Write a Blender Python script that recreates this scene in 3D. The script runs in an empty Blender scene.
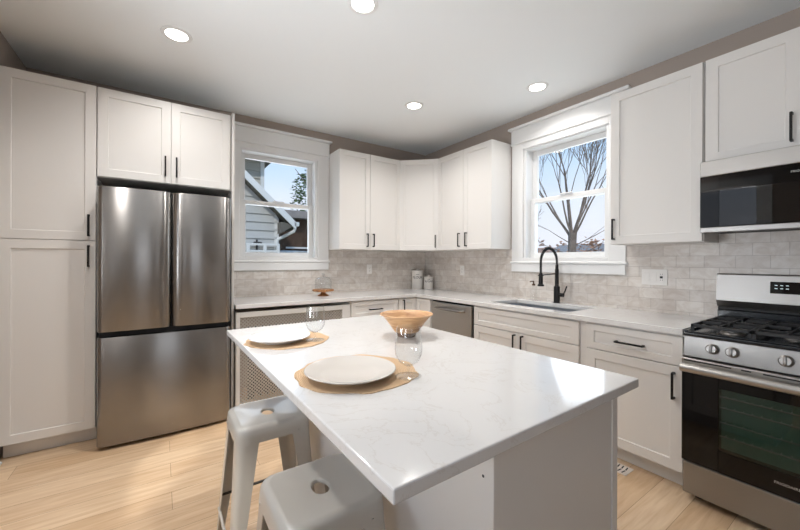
import bpy, bmesh, math, random
from mathutils import Vector, Matrix
random.seed(7)
PI = math.pi
S = bpy.context.scene
COL = S.collection

# ------------------------------------------------------------------ camera
cam_d = bpy.data.cameras.new('camera')
cam = bpy.data.objects.new('camera', cam_d)
COL.objects.link(cam)
cam.location = (-3.014, -3.794, 1.285)
cam.rotation_euler = (PI / 2, -0.0036, -0.5998)
cam_d.sensor_width = 36
cam_d.lens = 349.1 * 36 / 800
cam_d.shift_y = -4.15 / 800
cam_d.clip_start = 0.02
cam_d.clip_end = 300
S.camera = cam

# ------------------------------------------------------------------ exposure
S.view_settings.view_transform = 'Standard'
S.view_settings.look = 'None'
S.view_settings.gamma = 1
S.view_settings.use_curve_mapping = False
S.view_settings.exposure = 0.58


def lin(r, g, b):
    f = lambda c: (c / 255) / 12.92 if c <= 10 else ((c / 255 + 0.055) / 1.055) ** 2.4
    return (f(r), f(g), f(b), 1)


# ------------------------------------------------------------------ sky
W = bpy.data.worlds.new('sky')
S.world = W
W.use_nodes = True
wn = W.node_tree.nodes
wl = W.node_tree.links
wn.clear()
tc = wn.new('ShaderNodeTexCoord')
sp = wn.new('ShaderNodeSeparateXYZ')
rp = wn.new('ShaderNodeValToRGB')
nz = wn.new('ShaderNodeTexNoise')
nz.inputs['Scale'].default_value = 3.0
nz.inputs['Detail'].default_value = 4
ad = wn.new('ShaderNodeMath')
ad.operation = 'MULTIPLY_ADD'
ad.inputs[1].default_value = 0.16
bgn = wn.new('ShaderNodeBackground')
out = wn.new('ShaderNodeOutputWorld')
wl.new(tc.outputs['Generated'], sp.inputs[0])
wl.new(tc.outputs['Generated'], nz.inputs['Vector'])
wl.new(nz.outputs['Fac'], ad.inputs[0])
wl.new(sp.outputs['Z'], ad.inputs[2])
wl.new(ad.outputs[0], rp.inputs[0])
el = rp.color_ramp.elements
el[0].position = 0.08
el[0].color = lin(236, 235, 242)
el[1].position = 0.24
el[1].color = lin(222, 232, 246)
for p_, c_ in ((0.36, (182, 214, 246)), (0.7, (130, 186, 244))):
    e_ = el.new(p_)
    e_.color = lin(*c_)
bgn.inputs['Strength'].default_value = 0.8
wl.new(rp.outputs[0], bgn.inputs[0])
wl.new(bgn.outputs[0], out.inputs[0])


# ------------------------------------------------------------------ large daylight lamps at the windows
def area(name, loc, rot, sx, sy, power, color=(1, 1, 1)):
    d = bpy.data.lights.new(name, 'AREA')
    d.shape = 'RECTANGLE'
    d.size = sx
    d.size_y = sy
    d.energy = power
    d.color = color
    o = bpy.data.objects.new(name, d)
    COL.objects.link(o)
    o.location = loc
    o.rotation_euler = rot
    return o


sun_d = bpy.data.lights.new('sun', 'SUN')
sun_d.energy = 1.3
sun_d.angle = 0.05
sun_d.color = (1.0, 0.95, 0.88)
sun = bpy.data.objects.new('sun', sun_d)
COL.objects.link(sun)
sun.rotation_euler = (math.radians(50), 0, math.radians(-38))
COOL = (0.92, 0.96, 1.0)
# the dining side of the room has windows in its left wall and one in its far wall
area('daylight', (-4.45, -2.35, 1.0), (0, -PI / 2 - 0.85, 0), 1.2, 1.0, 62, COOL)
area('daylight', (-4.45, -3.75, 1.0), (0, -PI / 2 - 0.85, 0), 1.2, 1.0, 30, COOL)
area('daylight', (-4.45, -5.15, 1.0), (0, -PI / 2 - 0.85, 0), 1.2, 1.0, 6, COOL)
area('daylight', (-2.9, -7.6, 1.5), (PI / 2 + 0.45, 0, 0), 1.0, 1.4, 7, COOL)
# daylight through the two kitchen windows
area('daylight', (-1.965, 0.62, 1.8), (-PI / 2 - 0.45, 0, 0), 0.9, 1.1, 6, (0.88, 0.94, 1.0))
area('daylight', (0.62, -2.0, 1.8), (0, PI / 2 + 0.45, 0), 1.1, 0.9, 6, (0.88, 0.94, 1.0))
LAMP_W = 7.2
WARM = (1.0, 0.97, 0.94)


# ------------------------------------------------------------------ materials
def new_mat(name):
    m = bpy.data.materials.new(name)
    m.use_nodes = True
    n = m.node_tree.nodes
    return m, n, m.node_tree.links, n['Principled BSDF']


def mat(name, rgb, rough=0.5, metal=0.0, noise=0.0, nscale=30, bump=0.0, bscale=200, spec=0.5, coat=0.0):
    m, n, l, b = new_mat(name)
    c = lin(*rgb)
    b.inputs['Base Color'].default_value = c
    b.inputs['Roughness'].default_value = rough
    b.inputs['Metallic'].default_value = metal
    b.inputs['Specular IOR Level'].default_value = spec
    b.inputs['Coat Weight'].default_value = coat
    t = n.new('ShaderNodeTexCoord')
    if noise:
        x = n.new('ShaderNodeTexNoise')
        x.inputs['Scale'].default_value = nscale
        x.inputs['Detail'].default_value = 4
        r = n.new('ShaderNodeValToRGB')
        r.color_ramp.elements[0].position = 0.3
        r.color_ramp.elements[1].position = 0.7
        r.color_ramp.elements[0].color = tuple(min(1, k * (1 - noise)) for k in c[:3]) + (1,)
        r.color_ramp.elements[1].color = tuple(min(1, k * (1 + noise)) for k in c[:3]) + (1,)
        l.new(t.outputs['Object'], x.inputs['Vector'])
        l.new(x.outputs['Fac'], r.inputs[0])
        l.new(r.outputs[0], b.inputs['Base Color'])
    if bump:
        x = n.new('ShaderNodeTexNoise')
        x.inputs['Scale'].default_value = bscale
        bp = n.new('ShaderNodeBump')
        bp.inputs['Strength'].default_value = bump
        bp.inputs['Distance'].default_value = 0.002
        l.new(t.outputs['Object'], x.inputs['Vector'])
        l.new(x.outputs['Fac'], bp.inputs['Height'])
        l.new(bp.outputs[0], b.inputs['Normal'])
    return m


def steel(name, rgb, rough, stretch=(4, 4, 400), aniso=0.0):
    """brushed stainless steel: fine streaks along one direction"""
    m, n, l, b = new_mat(name)
    b.inputs['Metallic'].default_value = 1
    t = n.new('ShaderNodeTexCoord')
    mp = n.new('ShaderNodeMapping')
    mp.inputs['Scale'].default_value = stretch
    x = n.new('ShaderNodeTexNoise')
    x.inputs['Scale'].default_value = 2
    x.inputs['Detail'].default_value = 3
    r = n.new('ShaderNodeValToRGB')
    c = lin(*rgb)
    r.color_ramp.elements[0].color = tuple(k * 0.96 for k in c[:3]) + (1,)
    r.color_ramp.elements[1].color = tuple(min(1, k * 1.04) for k in c[:3]) + (1,)
    mr = n.new('ShaderNodeMapRange')
    mr.inputs['To Min'].default_value = rough * 0.85
    mr.inputs['To Max'].default_value = rough * 1.15
    l.new(t.outputs['Object'], mp.inputs[0])
    l.new(mp.outputs[0], x.inputs['Vector'])
    l.new(x.outputs['Fac'], r.inputs[0])
    l.new(r.outputs[0], b.inputs['Base Color'])
    l.new(x.outputs['Fac'], mr.inputs['Value'])
    l.new(mr.outputs[0], b.inputs['Roughness'])
    if aniso:
        tg = n.new('ShaderNodeTangent')
        tg.axis = 'Z'
        b.inputs['Anisotropic'].default_value = aniso
        b.inputs['Anisotropic Rotation'].default_value = 0.25
        l.new(tg.outputs[0], b.inputs['Tangent'])
    return m


def thin_glass(name, tint=(1, 1, 1, 1), ior=1.45, gloss=1.0):
    m, n, l, b = new_mat(name)
    n.remove(b)
    o = n['Material Output']
    tr = n.new('ShaderNodeBsdfTransparent')
    tr.inputs[0].default_value = tint
    gl = n.new('ShaderNodeBsdfGlossy')
    gl.inputs['Roughness'].default_value = 0.02
    fr = n.new('ShaderNodeLayerWeight')
    fr.inputs['Blend'].default_value = 0.5
    pw = n.new('ShaderNodeMath')
    pw.operation = 'POWER'
    pw.inputs[1].default_value = 4.5
    mul = n.new('ShaderNodeMath')
    mul.operation = 'MULTIPLY_ADD'
    f0 = ((ior - 1) / (ior + 1)) ** 2
    mul.inputs[1].default_value = (1 - f0) * gloss * 0.8
    mul.inputs[2].default_value = f0 * gloss
    mx = n.new('ShaderNodeMixShader')
    l.new(fr.outputs['Facing'], pw.inputs[0])
    l.new(pw.outputs[0], mul.inputs[0])
    l.new(mul.outputs[0], mx.inputs[0])
    l.new(tr.outputs[0], mx.inputs[1])
    l.new(gl.outputs[0], mx.inputs[2])
    l.new(mx.outputs[0], o.inputs[0])
    return m


def tile_mat(name, axis):
    """tumbled marble subway tile in running bond; axis = which world axis runs along the wall"""
    m, n, l, b = new_mat(name)
    t = n.new('ShaderNodeTexCoord')
    s = n.new('ShaderNodeSeparateXYZ')
    c = n.new('ShaderNodeCombineXYZ')
    l.new(t.outputs['Object'], s.inputs[0])
    l.new(s.outputs[axis], c.inputs['X'])
    l.new(s.outputs['Z'], c.inputs['Y'])
    br = n.new('ShaderNodeTexBrick')
    br.inputs['Scale'].default_value = 1
    br.inputs['Brick Width'].default_value = 0.1545
    br.inputs['Row Height'].default_value = 0.078
    br.inputs['Mortar Size'].default_value = 0.0018
    br.inputs['Mortar Smooth'].default_value = 0.3
    br.inputs['Bias'].default_value = -0.1
    br.inputs['Color1'].default_value = lin(222, 217, 211)
    br.inputs['Color2'].default_value = lin(204, 197, 191)
    br.inputs['Mortar'].default_value = lin(188, 181, 175)
    l.new(c.outputs[0], br.inputs['Vector'])
    mp = n.new('ShaderNodeMapping')
    mp.inputs['Scale'].default_value = (1, 1, 1.4)
    nz_ = n.new('ShaderNodeTexNoise')
    nz_.inputs['Scale'].default_value = 9
    nz_.inputs['Detail'].default_value = 7
    nz_.inputs['Roughness'].default_value = 0.65
    nz_.inputs['Distortion'].default_value = 1.2
    l.new(t.outputs['Object'], mp.inputs[0])
    l.new(mp.outputs[0], nz_.inputs['Vector'])
    r = n.new('ShaderNodeValToRGB')
    r.color_ramp.elements[0].position = 0.3
    r.color_ramp.elements[0].color = lin(230, 223, 217)
    r.color_ramp.elements[1].position = 0.62
    r.color_ramp.elements[1].color = (1, 1, 1, 1)
    l.new(nz_.outputs['Fac'], r.inputs[0])
    mx = n.new('ShaderNodeMix')
    mx.data_type = 'RGBA'
    mx.blend_type = 'MULTIPLY'
    mx.inputs[0].default_value = 1
    l.new(br.outputs['Color'], mx.inputs[6])
    l.new(r.outputs[0], mx.inputs[7])
    l.new(mx.outputs[2], b.inputs['Base Color'])
    b.inputs['Roughness'].default_value = 0.32
    bp = n.new('ShaderNodeBump')
    bp.inputs['Strength'].default_value = 0.35
    bp.inputs['Distance'].default_value = 0.002
    inv = n.new('ShaderNodeMath')
    inv.operation = 'SUBTRACT'
    inv.inputs[0].default_value = 1
    l.new(br.outputs['Fac'], inv.inputs[1])
    l.new(inv.outputs[0], bp.inputs['Height'])
    l.new(bp.outputs[0], b.inputs['Normal'])
    return m


def floor_mat():
    m, n, l, b = new_mat('oak_planks')
    t = n.new('ShaderNodeTexCoord')
    br = n.new('ShaderNodeTexBrick')
    br.offset = 0.37
    br.inputs['Scale'].default_value = 1
    br.inputs['Brick Width'].default_value = 1.25
    br.inputs['Row Height'].default_value = 0.165
    br.inputs['Mortar Size'].default_value = 0.0012
    br.inputs['Mortar Smooth'].default_value = 0.2
    br.inputs['Color1'].default_value = lin(228, 203, 172)
    br.inputs['Color2'].default_value = lin(212, 182, 148)
    br.inputs['Mortar'].default_value = lin(158, 128, 98)
    l.new(t.outputs['Object'], br.inputs['Vector'])
    mp = n.new('ShaderNodeMapping')
    mp.inputs['Scale'].default_value = (1.2, 14, 1)
    x = n.new('ShaderNodeTexNoise')
    x.inputs['Scale'].default_value = 3
    x.inputs['Detail'].default_value = 8
    x.inputs['Distortion'].default_value = 0.6
    l.new(t.outputs['Object'], mp.inputs[0])
    l.new(mp.outputs[0], x.inputs['Vector'])
    r = n.new('ShaderNodeValToRGB')
    r.color_ramp.elements[0].position = 0.28
    r.color_ramp.elements[0].color = lin(230, 219, 207)
    r.color_ramp.elements[1].position = 0.68
    r.color_ramp.elements[1].color = (1, 1, 1, 1)
    l.new(x.outputs['Fac'], r.inputs[0])
    mx = n.new('ShaderNodeMix')
    mx.data_type = 'RGBA'
    mx.blend_type = 'MULTIPLY'
    mx.inputs[0].default_value = 1
    l.new(br.outputs['Color'], mx.inputs[6])
    l.new(r.outputs[0], mx.inputs[7])
    l.new(mx.outputs[2], b.inputs['Base Color'])
    b.inputs['Roughness'].default_value = 0.3
    return m


def quartz_mat():
    m, n, l, b = new_mat('white_quartz')
    t = n.new('ShaderNodeTexCoord')
    x = n.new('ShaderNodeTexNoise')
    x.inputs['Scale'].default_value = 4.5
    x.inputs['Detail'].default_value = 9
    x.inputs['Roughness'].default_value = 0.6
    x.inputs['Distortion'].default_value = 1.6
    r = n.new('ShaderNodeValToRGB')
    e = r.color_ramp.elements
    w = lin(220, 218, 216)
    e[0].position = 0.485
    e[0].color = w
    e[1].position = 0.515
    e[1].color = w
    v = e.new(0.5)
    v.color = lin(212, 208, 204)
    l.new(t.outputs['Object'], x.inputs['Vector'])
    l.new(x.outputs['Fac'], r.inputs[0])
    l.new(r.outputs[0], b.inputs['Base Color'])
    b.inputs['Roughness'].default_value = 0.09
    b.inputs['IOR'].default_value = 1.55
    return m


def woven_mat():
    m, n, l, b = new_mat('woven_straw')
    t = n.new('ShaderNodeTexCoord')
    w_ = n.new('ShaderNodeTexWave')
    w_.wave_type = 'RINGS'
    w_.rings_direction = 'Z'
    w_.inputs['Scale'].default_value = 60
    w_.inputs['Distortion'].default_value = 1.5
    w_.inputs['Detail'].default_value = 2
    r = n.new('ShaderNodeValToRGB')
    r.color_ramp.elements[0].color = lin(196, 161, 124)
    r.color_ramp.elements[1].color = lin(219, 187, 149)
    l.new(t.outputs['Object'], w_.inputs['Vector'])
    l.new(w_.outputs['Fac'], r.inputs[0])
    l.new(r.outputs[0], b.inputs['Base Color'])
    bp = n.new('ShaderNodeBump')
    bp.inputs['Strength'].default_value = 0.6
    bp.inputs['Distance'].default_value = 0.002
    l.new(w_.outputs['Fac'], bp.inputs['Height'])
    l.new(bp.outputs[0], b.inputs['Normal'])
    b.inputs['Roughness'].default_value = 0.8
    return m


def wood_mat(name, a, c, stretch=(2, 2, 18)):
    m, n, l, b = new_mat(name)
    t = n.new('ShaderNodeTexCoord')
    mp = n.new('ShaderNodeMapping')
    mp.inputs['Scale'].default_value = stretch
    x = n.new('ShaderNodeTexNoise')
    x.inputs['Scale'].default_value = 4
    x.inputs['Detail'].default_value = 6
    x.inputs['Distortion'].default_value = 0.8
    r = n.new('ShaderNodeValToRGB')
    r.color_ramp.elements[0].position = 0.3
    r.color_ramp.elements[1].position = 0.7
    r.color_ramp.elements[0].color = lin(*a)
    r.color_ramp.elements[1].color = lin(*c)
    l.new(t.outputs['Object'], mp.inputs[0])
    l.new(mp.outputs[0], x.inputs['Vector'])
    l.new(x.outputs['Fac'], r.inputs[0])
    l.new(r.outputs[0], b.inputs['Base Color'])
    b.inputs['Roughness'].default_value = 0.45
    return m


def emit(name, rgb, strength):
    m, n, l, b = new_mat(name)
    b.inputs['Base Color'].default_value = (0.8, 0.8, 0.8, 1)
    b.inputs['Emission Color'].default_value = lin(*rgb)
    b.inputs['Emission Strength'].default_value = strength
    return m


M = dict(
    cab=mat('white_cabinet_paint', (226, 223, 219), 0.38),
    trim=mat('white_trim_paint', (230, 230, 229), 0.38),
    wall=mat('taupe_wall_paint', (168, 155, 145), 0.75, bump=0.05),
    ceil=mat('white_ceiling_paint', (236, 239, 240), 0.85, bump=0.05),
    floor=floor_mat(),
    quartz=quartz_mat(),
    tile_x=tile_mat('marble_subway_tile_x', 'X'),
    tile_y=tile_mat('marble_subway_tile_y', 'Y'),
    steel_v=steel('brushed_steel_door', (144, 141, 138), 0.24, (3, 3, 300), 0.92),
    steel=steel('brushed_steel', (152, 149, 146), 0.36, (3, 3, 260), 0.4),
    steel_lit=steel('lightened_steel', (182, 178, 173), 0.36, (3, 3, 260), 0.3),  # brushed steel with bright reflected light put into its colour
    chrome=mat('polished_steel', (146, 142, 138), 0.3, 1),
    sink=steel('sink_steel', (190, 195, 202), 0.3, (30, 30, 4)),
    black=mat('matte_black_metal', (26, 25, 25), 0.42, 0.4),
    blackglass=mat('black_glass', (7, 7, 9), 0.05, spec=0.4),
    enamel=mat('black_enamel', (22, 26, 32), 0.16, spec=0.6),
    iron=mat('cast_iron', (30, 30, 32), 0.5, bump=0.2, bscale=300),
    dark=mat('dark_plastic', (24, 24, 25), 0.55),
    gasket=mat('dark_grey_gasket', (60, 58, 57), 0.6),
    stool=mat('white_powder_coat', (196, 192, 184), 0.3, coat=0.3),
    rubber=mat('black_rubber', (30, 30, 30), 0.8),
    plate=mat('stoneware_glaze', (214, 207, 199), 0.16),
    plate2=mat('white_porcelain_glaze', (218, 217, 216), 0.12),
    woven=woven_mat(),
    bowlwood=wood_mat('mango_wood', (178, 128, 84), (222, 182, 136)),
    bowldark=wood_mat('dark_banded_wood', (96, 74, 58), (150, 116, 88), (2, 2, 60)),
    standwood=wood_mat('acacia_wood', (118, 74, 42), (196, 140, 88), (12, 12, 3)),
    glass=thin_glass('clear_glass', (0.985, 0.99, 0.99, 1), 1.5, 1.0),
    dome=thin_glass('dome_glass', (0.93, 0.94, 0.94, 1), 1.55, 1.8),
    pane=thin_glass('window_pane', (0.98, 0.99, 1, 1), 1.45, 0.8),
    ovenglass=thin_glass('oven_window_glass', (0.6, 0.67, 0.65, 1), 1.6, 1.0),
    microglass=thin_glass('microwave_window_glass', (0.16, 0.17, 0.19, 1), 1.7, 1.0),
    teal=mat('teal_reflection', (104, 140, 126), 0.35),  # colour stands in for the teal reflection in the oven glass
    ceramic=mat('white_ceramic', (228, 224, 219), 0.25),
    ink=mat('black_lettering', (40, 37, 35), 0.6),
    silver=mat('silver_lettering', (210, 208, 204), 0.3, 0.6),
    cyan=emit('display_glow', (170, 205, 215), 0.5),
    plasticw=mat('white_plastic', (232, 229, 225), 0.35),
    brass=mat('bronze_pump', (96, 70, 54), 0.35, 0.8),
    lens=emit('lamp_lens', (255, 250, 242), 9),
    siding=mat('grey_lap_siding', (190, 190, 186), 0.7, noise=.04, nscale=8),
    siding2=mat('beige_lap_siding', (180, 176, 164), 0.7, noise=.05, nscale=8),
    shingle=mat('olive_roof_shingle', (84, 82, 70), 0.9, noise=0.35, nscale=14, bump=0.6, bscale=30),
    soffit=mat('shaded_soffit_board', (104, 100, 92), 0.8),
    extwhite=mat('white_exterior_paint', (226, 226, 222), 0.6),
    brownwood=mat('dark_brown_boards', (82, 62, 48), 0.8, noise=0.25, nscale=6),
    roofgrey=mat('grey_roof', (150, 143, 138), 0.85, noise=0.1, nscale=8),
    roofred=mat('terracotta_roof', (182, 144, 122), 0.85, noise=0.15, nscale=6),
    stone=mat('pale_stone', (206, 196, 186), 0.9, noise=0.3, nscale=5),
    leaf=mat('green_leaf', (78, 104, 62), 0.7, noise=0.4, nscale=3),
    leafd=mat('dark_green_leaf', (50, 64, 42), 0.8, noise=0.4, nscale=3),
    bark=mat('grey_brown_bark', (128, 114, 104), 0.9, noise=0.2, nscale=6, bump=0.5, bscale=20),
    twig=mat('brown_twigs', (140, 112, 92), 0.95, noise=0.3, nscale=3),
    grass=mat('winter_grass', (134, 128, 92), 0.95, noise=0.25, nscale=2),
)


# ------------------------------------------------------------------ mesh helpers
class MB:
    """collects shapes in a bmesh and links them as ONE mesh object"""

    def __init__(s):
        s.b = bmesh.new()

    def box(s, x0, x1, y0, y1, z0, z1, bev=0.0, seg=1, mtx=None):
        t = bmesh.new()
        bmesh.ops.create_cube(t, size=1)
        for v in t.verts:
            v.co = Vector(((x0 + x1) / 2 + v.co.x * (x1 - x0), (y0 + y1) / 2 + v.co.y * (y1 - y0), (z0 + z1) / 2 + v.co.z * (z1 - z0)))
        if bev:
            bmesh.ops.bevel(t, geom=t.edges[:], offset=bev, segments=seg, profile=0.5, affect='EDGES')
        s.add(t, mtx)
        return s

    def add(s, t, mtx=None):
        me = bpy.data.meshes.new('tmp')
        if mtx is not None:
            bmesh.ops.transform(t, matrix=mtx, verts=t.verts[:])
        t.to_mesh(me)
        t.free()
        s.b.from_mesh(me)
        bpy.data.meshes.remove(me)

    def prism(s, pts, z0, z1, bev=0.0, mtx=None):
        """polygon pts (x,y) extruded from z0 to z1"""
        t = bmesh.new()
        lo = [t.verts.new((x, y, z0)) for x, y in pts]
        hi = [t.verts.new((x, y, z1)) for x, y in pts]
        t.faces.new(lo[::-1])
        t.faces.new(hi)
        k = len(pts)
        for i in range(k):
            t.faces.new((lo[i], lo[(i + 1) % k], hi[(i + 1) % k], hi[i]))
        bmesh.ops.recalc_face_normals(t, faces=t.faces[:])
        if bev:
            ed = [e for e in t.edges if abs(e.verts[0].co.z - e.verts[1].co.z) < 1e-6]
            bmesh.ops.bevel(t, geom=ed, offset=bev, segments=2, profile=0.5, affect='EDGES')
        s.add(t, mtx)
        return s

    def lathe(s, prof, seg=32, loc=(0, 0, 0), mtx=None, close=False):
        """profile [(r,z)...] spun round z"""
        t = bmesh.new()
        rings = []
        for r, z in prof:
            if r < 1e-6:
                rings.append([t.verts.new((loc[0], loc[1], loc[2] + z))])
            else:
                rings.append([t.verts.new((loc[0] + r * math.cos(2 * PI * i / seg), loc[1] + r * math.sin(2 * PI * i / seg), loc[2] + z)) for i in range(seg)])
        for a, c in zip(rings, rings[1:]):
            for i in range(seg):
                j = (i + 1) % seg
                if len(a) == 1 and len(c) == 1:
                    continue
                if len(a) == 1:
                    t.faces.new((a[0], c[i], c[j]))
                elif len(c) == 1:
                    t.faces.new((a[i], a[j], c[0]))
                else:
                    t.faces.new((a[i], a[j], c[j], c[i]))
        bmesh.ops.recalc_face_normals(t, faces=t.faces[:])
        s.add(t, mtx)
        return s

    def tube(s, pts, r, seg=10, r1=None, caps=True):
        """round tube along a polyline; r may taper to r1"""
        t = bmesh.new()
        P = [Vector(p) for p in pts]
        n = len(P)
        up = None
        rings = []
        for i, p in enumerate(P):
            d = (P[min(i + 1, n - 1)] - P[max(i - 1, 0)]).normalized()
            if up is None:
                up = Vector((0, 0, 1)) if abs(d.z) < 0.9 else Vector((1, 0, 0))
            a = d.cross(up)
            if a.length < 1e-5:
                up = Vector((1, 0.3, 0))
                a = d.cross(up)
            a.normalize()
            c = a.cross(d).normalized()
            up = c
            if isinstance(r, (list, tuple)):
                rr = r[i]
            else:
                rr = r if r1 is None else r + (r1 - r) * i / (n - 1)
            rings.append([t.verts.new(p + a * rr * math.cos(2 * PI * k / seg) + c * rr * math.sin(2 * PI * k / seg)) for k in range(seg)])
        for A, B in zip(rings, rings[1:]):
            for k in range(seg):
                t.faces.new((A[k], A[(k + 1) % seg], B[(k + 1) % seg], B[k]))
        if caps:
            t.faces.new(rings[0][::-1])
            t.faces.new(rings[-1])
        bmesh.ops.recalc_face_normals(t, faces=t.faces[:])
        s.add(t)
        return s

    def build(s, name, m, parent=None, smooth=False, loc=None, angle=0.6):
        me = bpy.data.meshes.new(name)
        s.b.to_mesh(me)
        s.b.free()
        me.materials.append(m)
        if smooth:
            me.polygons.foreach_set('use_smooth', [True] * len(me.polygons))
            me.set_sharp_from_angle(angle=angle)
        o = bpy.data.objects.new(name, me)
        COL.objects.link(o)
        if parent is not None:
            o.parent = parent
        if loc is not None:
            o.location = loc
        return o


def tag(o, label=None, cat=None, group=None, kind=None):
    if label:
        o['label'] = label
    if cat:
        o['category'] = cat
    if group:
        o['group'] = group
    if kind:
        o['kind'] = kind
    return o


def thing(name, label, cat, loc=(0, 0, 0), rz=0.0, group=None):
    o = bpy.data.objects.new(name, None)
    o.empty_display_size = 0.1
    COL.objects.link(o)
    o.location = loc
    o.rotation_euler = (0, 0, rz)
    return tag(o, label, cat, group)


def text_mesh(txt, size, m, parent, mtx, name='lettering', depth=0.0006, font_scale_x=1.0):
    """lettering as thin raised mesh, centred on its own origin, facing +z before mtx"""
    cu = bpy.data.curves.new('tmp', 'FONT')
    cu.body = txt
    cu.size = size
    cu.align_x = 'CENTER'
    cu.align_y = 'CENTER'
    cu.extrude = depth
    cu.resolution_u = 3
    to = bpy.data.objects.new('tmp', cu)
    COL.objects.link(to)
    dg = bpy.context.evaluated_depsgraph_get()
    me = bpy.data.meshes.new_from_object(to.evaluated_get(dg))
    bpy.data.objects.remove(to)
    me.transform(mtx @ Matrix.Diagonal((font_scale_x, 1, 1, 1)))
    me.name = name
    me.materials.clear()
    me.materials.append(m)
    o = bpy.data.objects.new(name, me)
    COL.objects.link(o)
    o.parent = parent
    return o


FRONT = Matrix.Rotation(PI / 2, 4, 'X')   # text facing +z  ->  facing -y (a unit's front)
RW = -PI / 2                               # units on the right wall: local x runs to the right as seen, local -y is the room


# ------------------------------------------------------------------ structure
def structure(mb, name, m):
    return tag(mb.build(name, m), kind='structure')


X0, Y1, H = -3.868, -7.0, 2.745
structure(MB().box(X0 - .15, .2, Y1 - .15, .2, -.1, 0), 'floor', M['floor'])
structure(MB().box(X0 - .15, .2, Y1 - .15, .2, H, H + .1), 'ceiling', M['ceil'])
wb = MB()
yy = [Y1 - .15, -5.55, -4.75, -4.15, -3.35, -2.75, -1.95, .2]
for a, c in zip(yy[::2], yy[1::2]):
    wb.box(X0 - .15, X0, a, c, 0, H)
for a, c in zip(yy[1:-1:2], yy[2:-1:2]):
    wb.box(X0 - .15, X0, a, c, 0, .95).box(X0 - .15, X0, a, c, 2.25, H)
structure(wb, 'wall_left', M['wall'])
structure(MB().box(X0, -3.3, Y1 - .15, Y1, 0, H).box(-2.5, 0, Y1 - .15, Y1, 0, H).box(-3.3, -2.5, Y1 - .15, Y1, 0, .95).box(-3.3, -2.5, Y1 - .15, Y1, 2.25, H), 'wall_front', M['wall'])
WH = 0.408            # half width of a window opening
WZ0, WZ1 = 1.30, 2.41
wc = -1.965
wb = MB()
wb.box(X0, wc - WH, 0, .2, 0, H).box(wc + WH, .2, 0, .2, 0, H).box(wc - WH, wc + WH, 0, .2, 0, WZ0).box(wc - WH, wc + WH, 0, .2, WZ1, H)
wall_back = structure(wb, 'wall_back', M['wall'])
wr = -2.0
wb = MB()
wb.box(0, .2, wr + WH, 0, 0, H).box(0, .2, Y1, wr - WH, 0, H).box(0, .2, wr - WH, wr + WH, 0, WZ0).box(0, .2, wr - WH, wr + WH, WZ1, H)
wall_right = structure(wb, 'wall_right', M['wall'])
TZ = .914
# tile backsplash: under the wall cabinets and round the windows
t = MB()
t.box(-2.505, wc + .536, -.008, 0, TZ, 1.19).box(wc + .536, -.008, -.008, 0, TZ, 1.41)
t.build('tile_backsplash', M['tile_x'], wall_back)
t = MB()
t.box(-.008, 0, wr + .536, -.0, TZ, 1.41).box(-.008, 0, wr - .536, wr + .536, TZ, 1.19).box(-.008, 0, -3.087, wr - .536, TZ, 1.41).box(-.008, 0, -3.9, -3.087, .85, 1.50)
t.build('tile_backsplash', M['tile_y'], wall_right)
structure(MB().box(X0, X0 + .018, Y1, -.575, 0, .13, .004).box(X0 + .018, X0 + .034, Y1, -.575, 0, .02, .006), 'baseboard_left', M['trim'])


def window(n, loc, rz):
    r = bpy.data.objects.new('window_%d' % n, None)
    COL.objects.link(r)
    r.location = loc
    r.rotation_euler = (0, 0, rz)
    r['kind'] = 'structure'
    c = MB()
    o = .538
    c.box(-o, -WH, -.02, 0, 1.27, 2.475, .003).box(WH, o, -.02, 0, 1.27, 2.475, .003)
    c.box(-WH, WH, -.0195, 0, WZ1, 2.475, .002).box(-WH, WH, -.0195, 0, 1.27, WZ0 + .02, .002)
    c.build('casing', M['trim'], r)
    MB().box(-o - .004, o + .004, -.028, 0, 2.475, 2.625, .003).box(-o - .012, o + .012, -.036, 0, 2.47, 2.487, .005).box(-o - .03, o + .03, -.055, 0, 2.625, 2.65, .006).build('crown', M['trim'], r)
    MB().box(-o - .012, o + .012, -.034, 0, 1.262, 1.285, .006).box(-o, o, -.026, 0, 1.18, 1.262, .004).build('apron', M['trim'], r)
    j = MB()
    j.box(-WH, -.383, 0, .2, WZ0, WZ1).box(.383, WH, 0, .2, WZ0, WZ1).box(-.383, .383, 0, .2, WZ1 - .012, WZ1).box(-.383, .383, 0, .2, WZ0, WZ0 + .02)
    j.build('jamb', M['trim'], r)
    for nm, y0, z0, z1, bt, tp in (('upper_sash', .115, 1.868, WZ1 - .012, .04, .048), ('lower_sash', .075, WZ0 + .02, 1.91, .05, .042)):
        s = MB()
        g = .333
        s.box(-.383, -g, y0, y0 + .035, z0, z1, .003).box(g, .383, y0, y0 + .035, z0, z1, .003)
        s.box(-g, g, y0, y0 + .035, z0, z0 + bt, .003).box(-g, g, y0, y0 + .035, z1 - tp, z1, .003)
        so = s.build(nm, M['trim'], r)
        MB().box(-g - .005, g + .005, y0 + .016, y0 + .018, z0 + bt - .005, z1 - tp + .005).build('pane', M['pane'], so)
    MB().box(-.06, .06, .058, .075, 1.91, 1.922, .003).build('sash_lock', M['trim'], r)
    return r


window(1, (wc, 0, 0), 0)
window(2, (0, wr, 0), RW)


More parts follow.
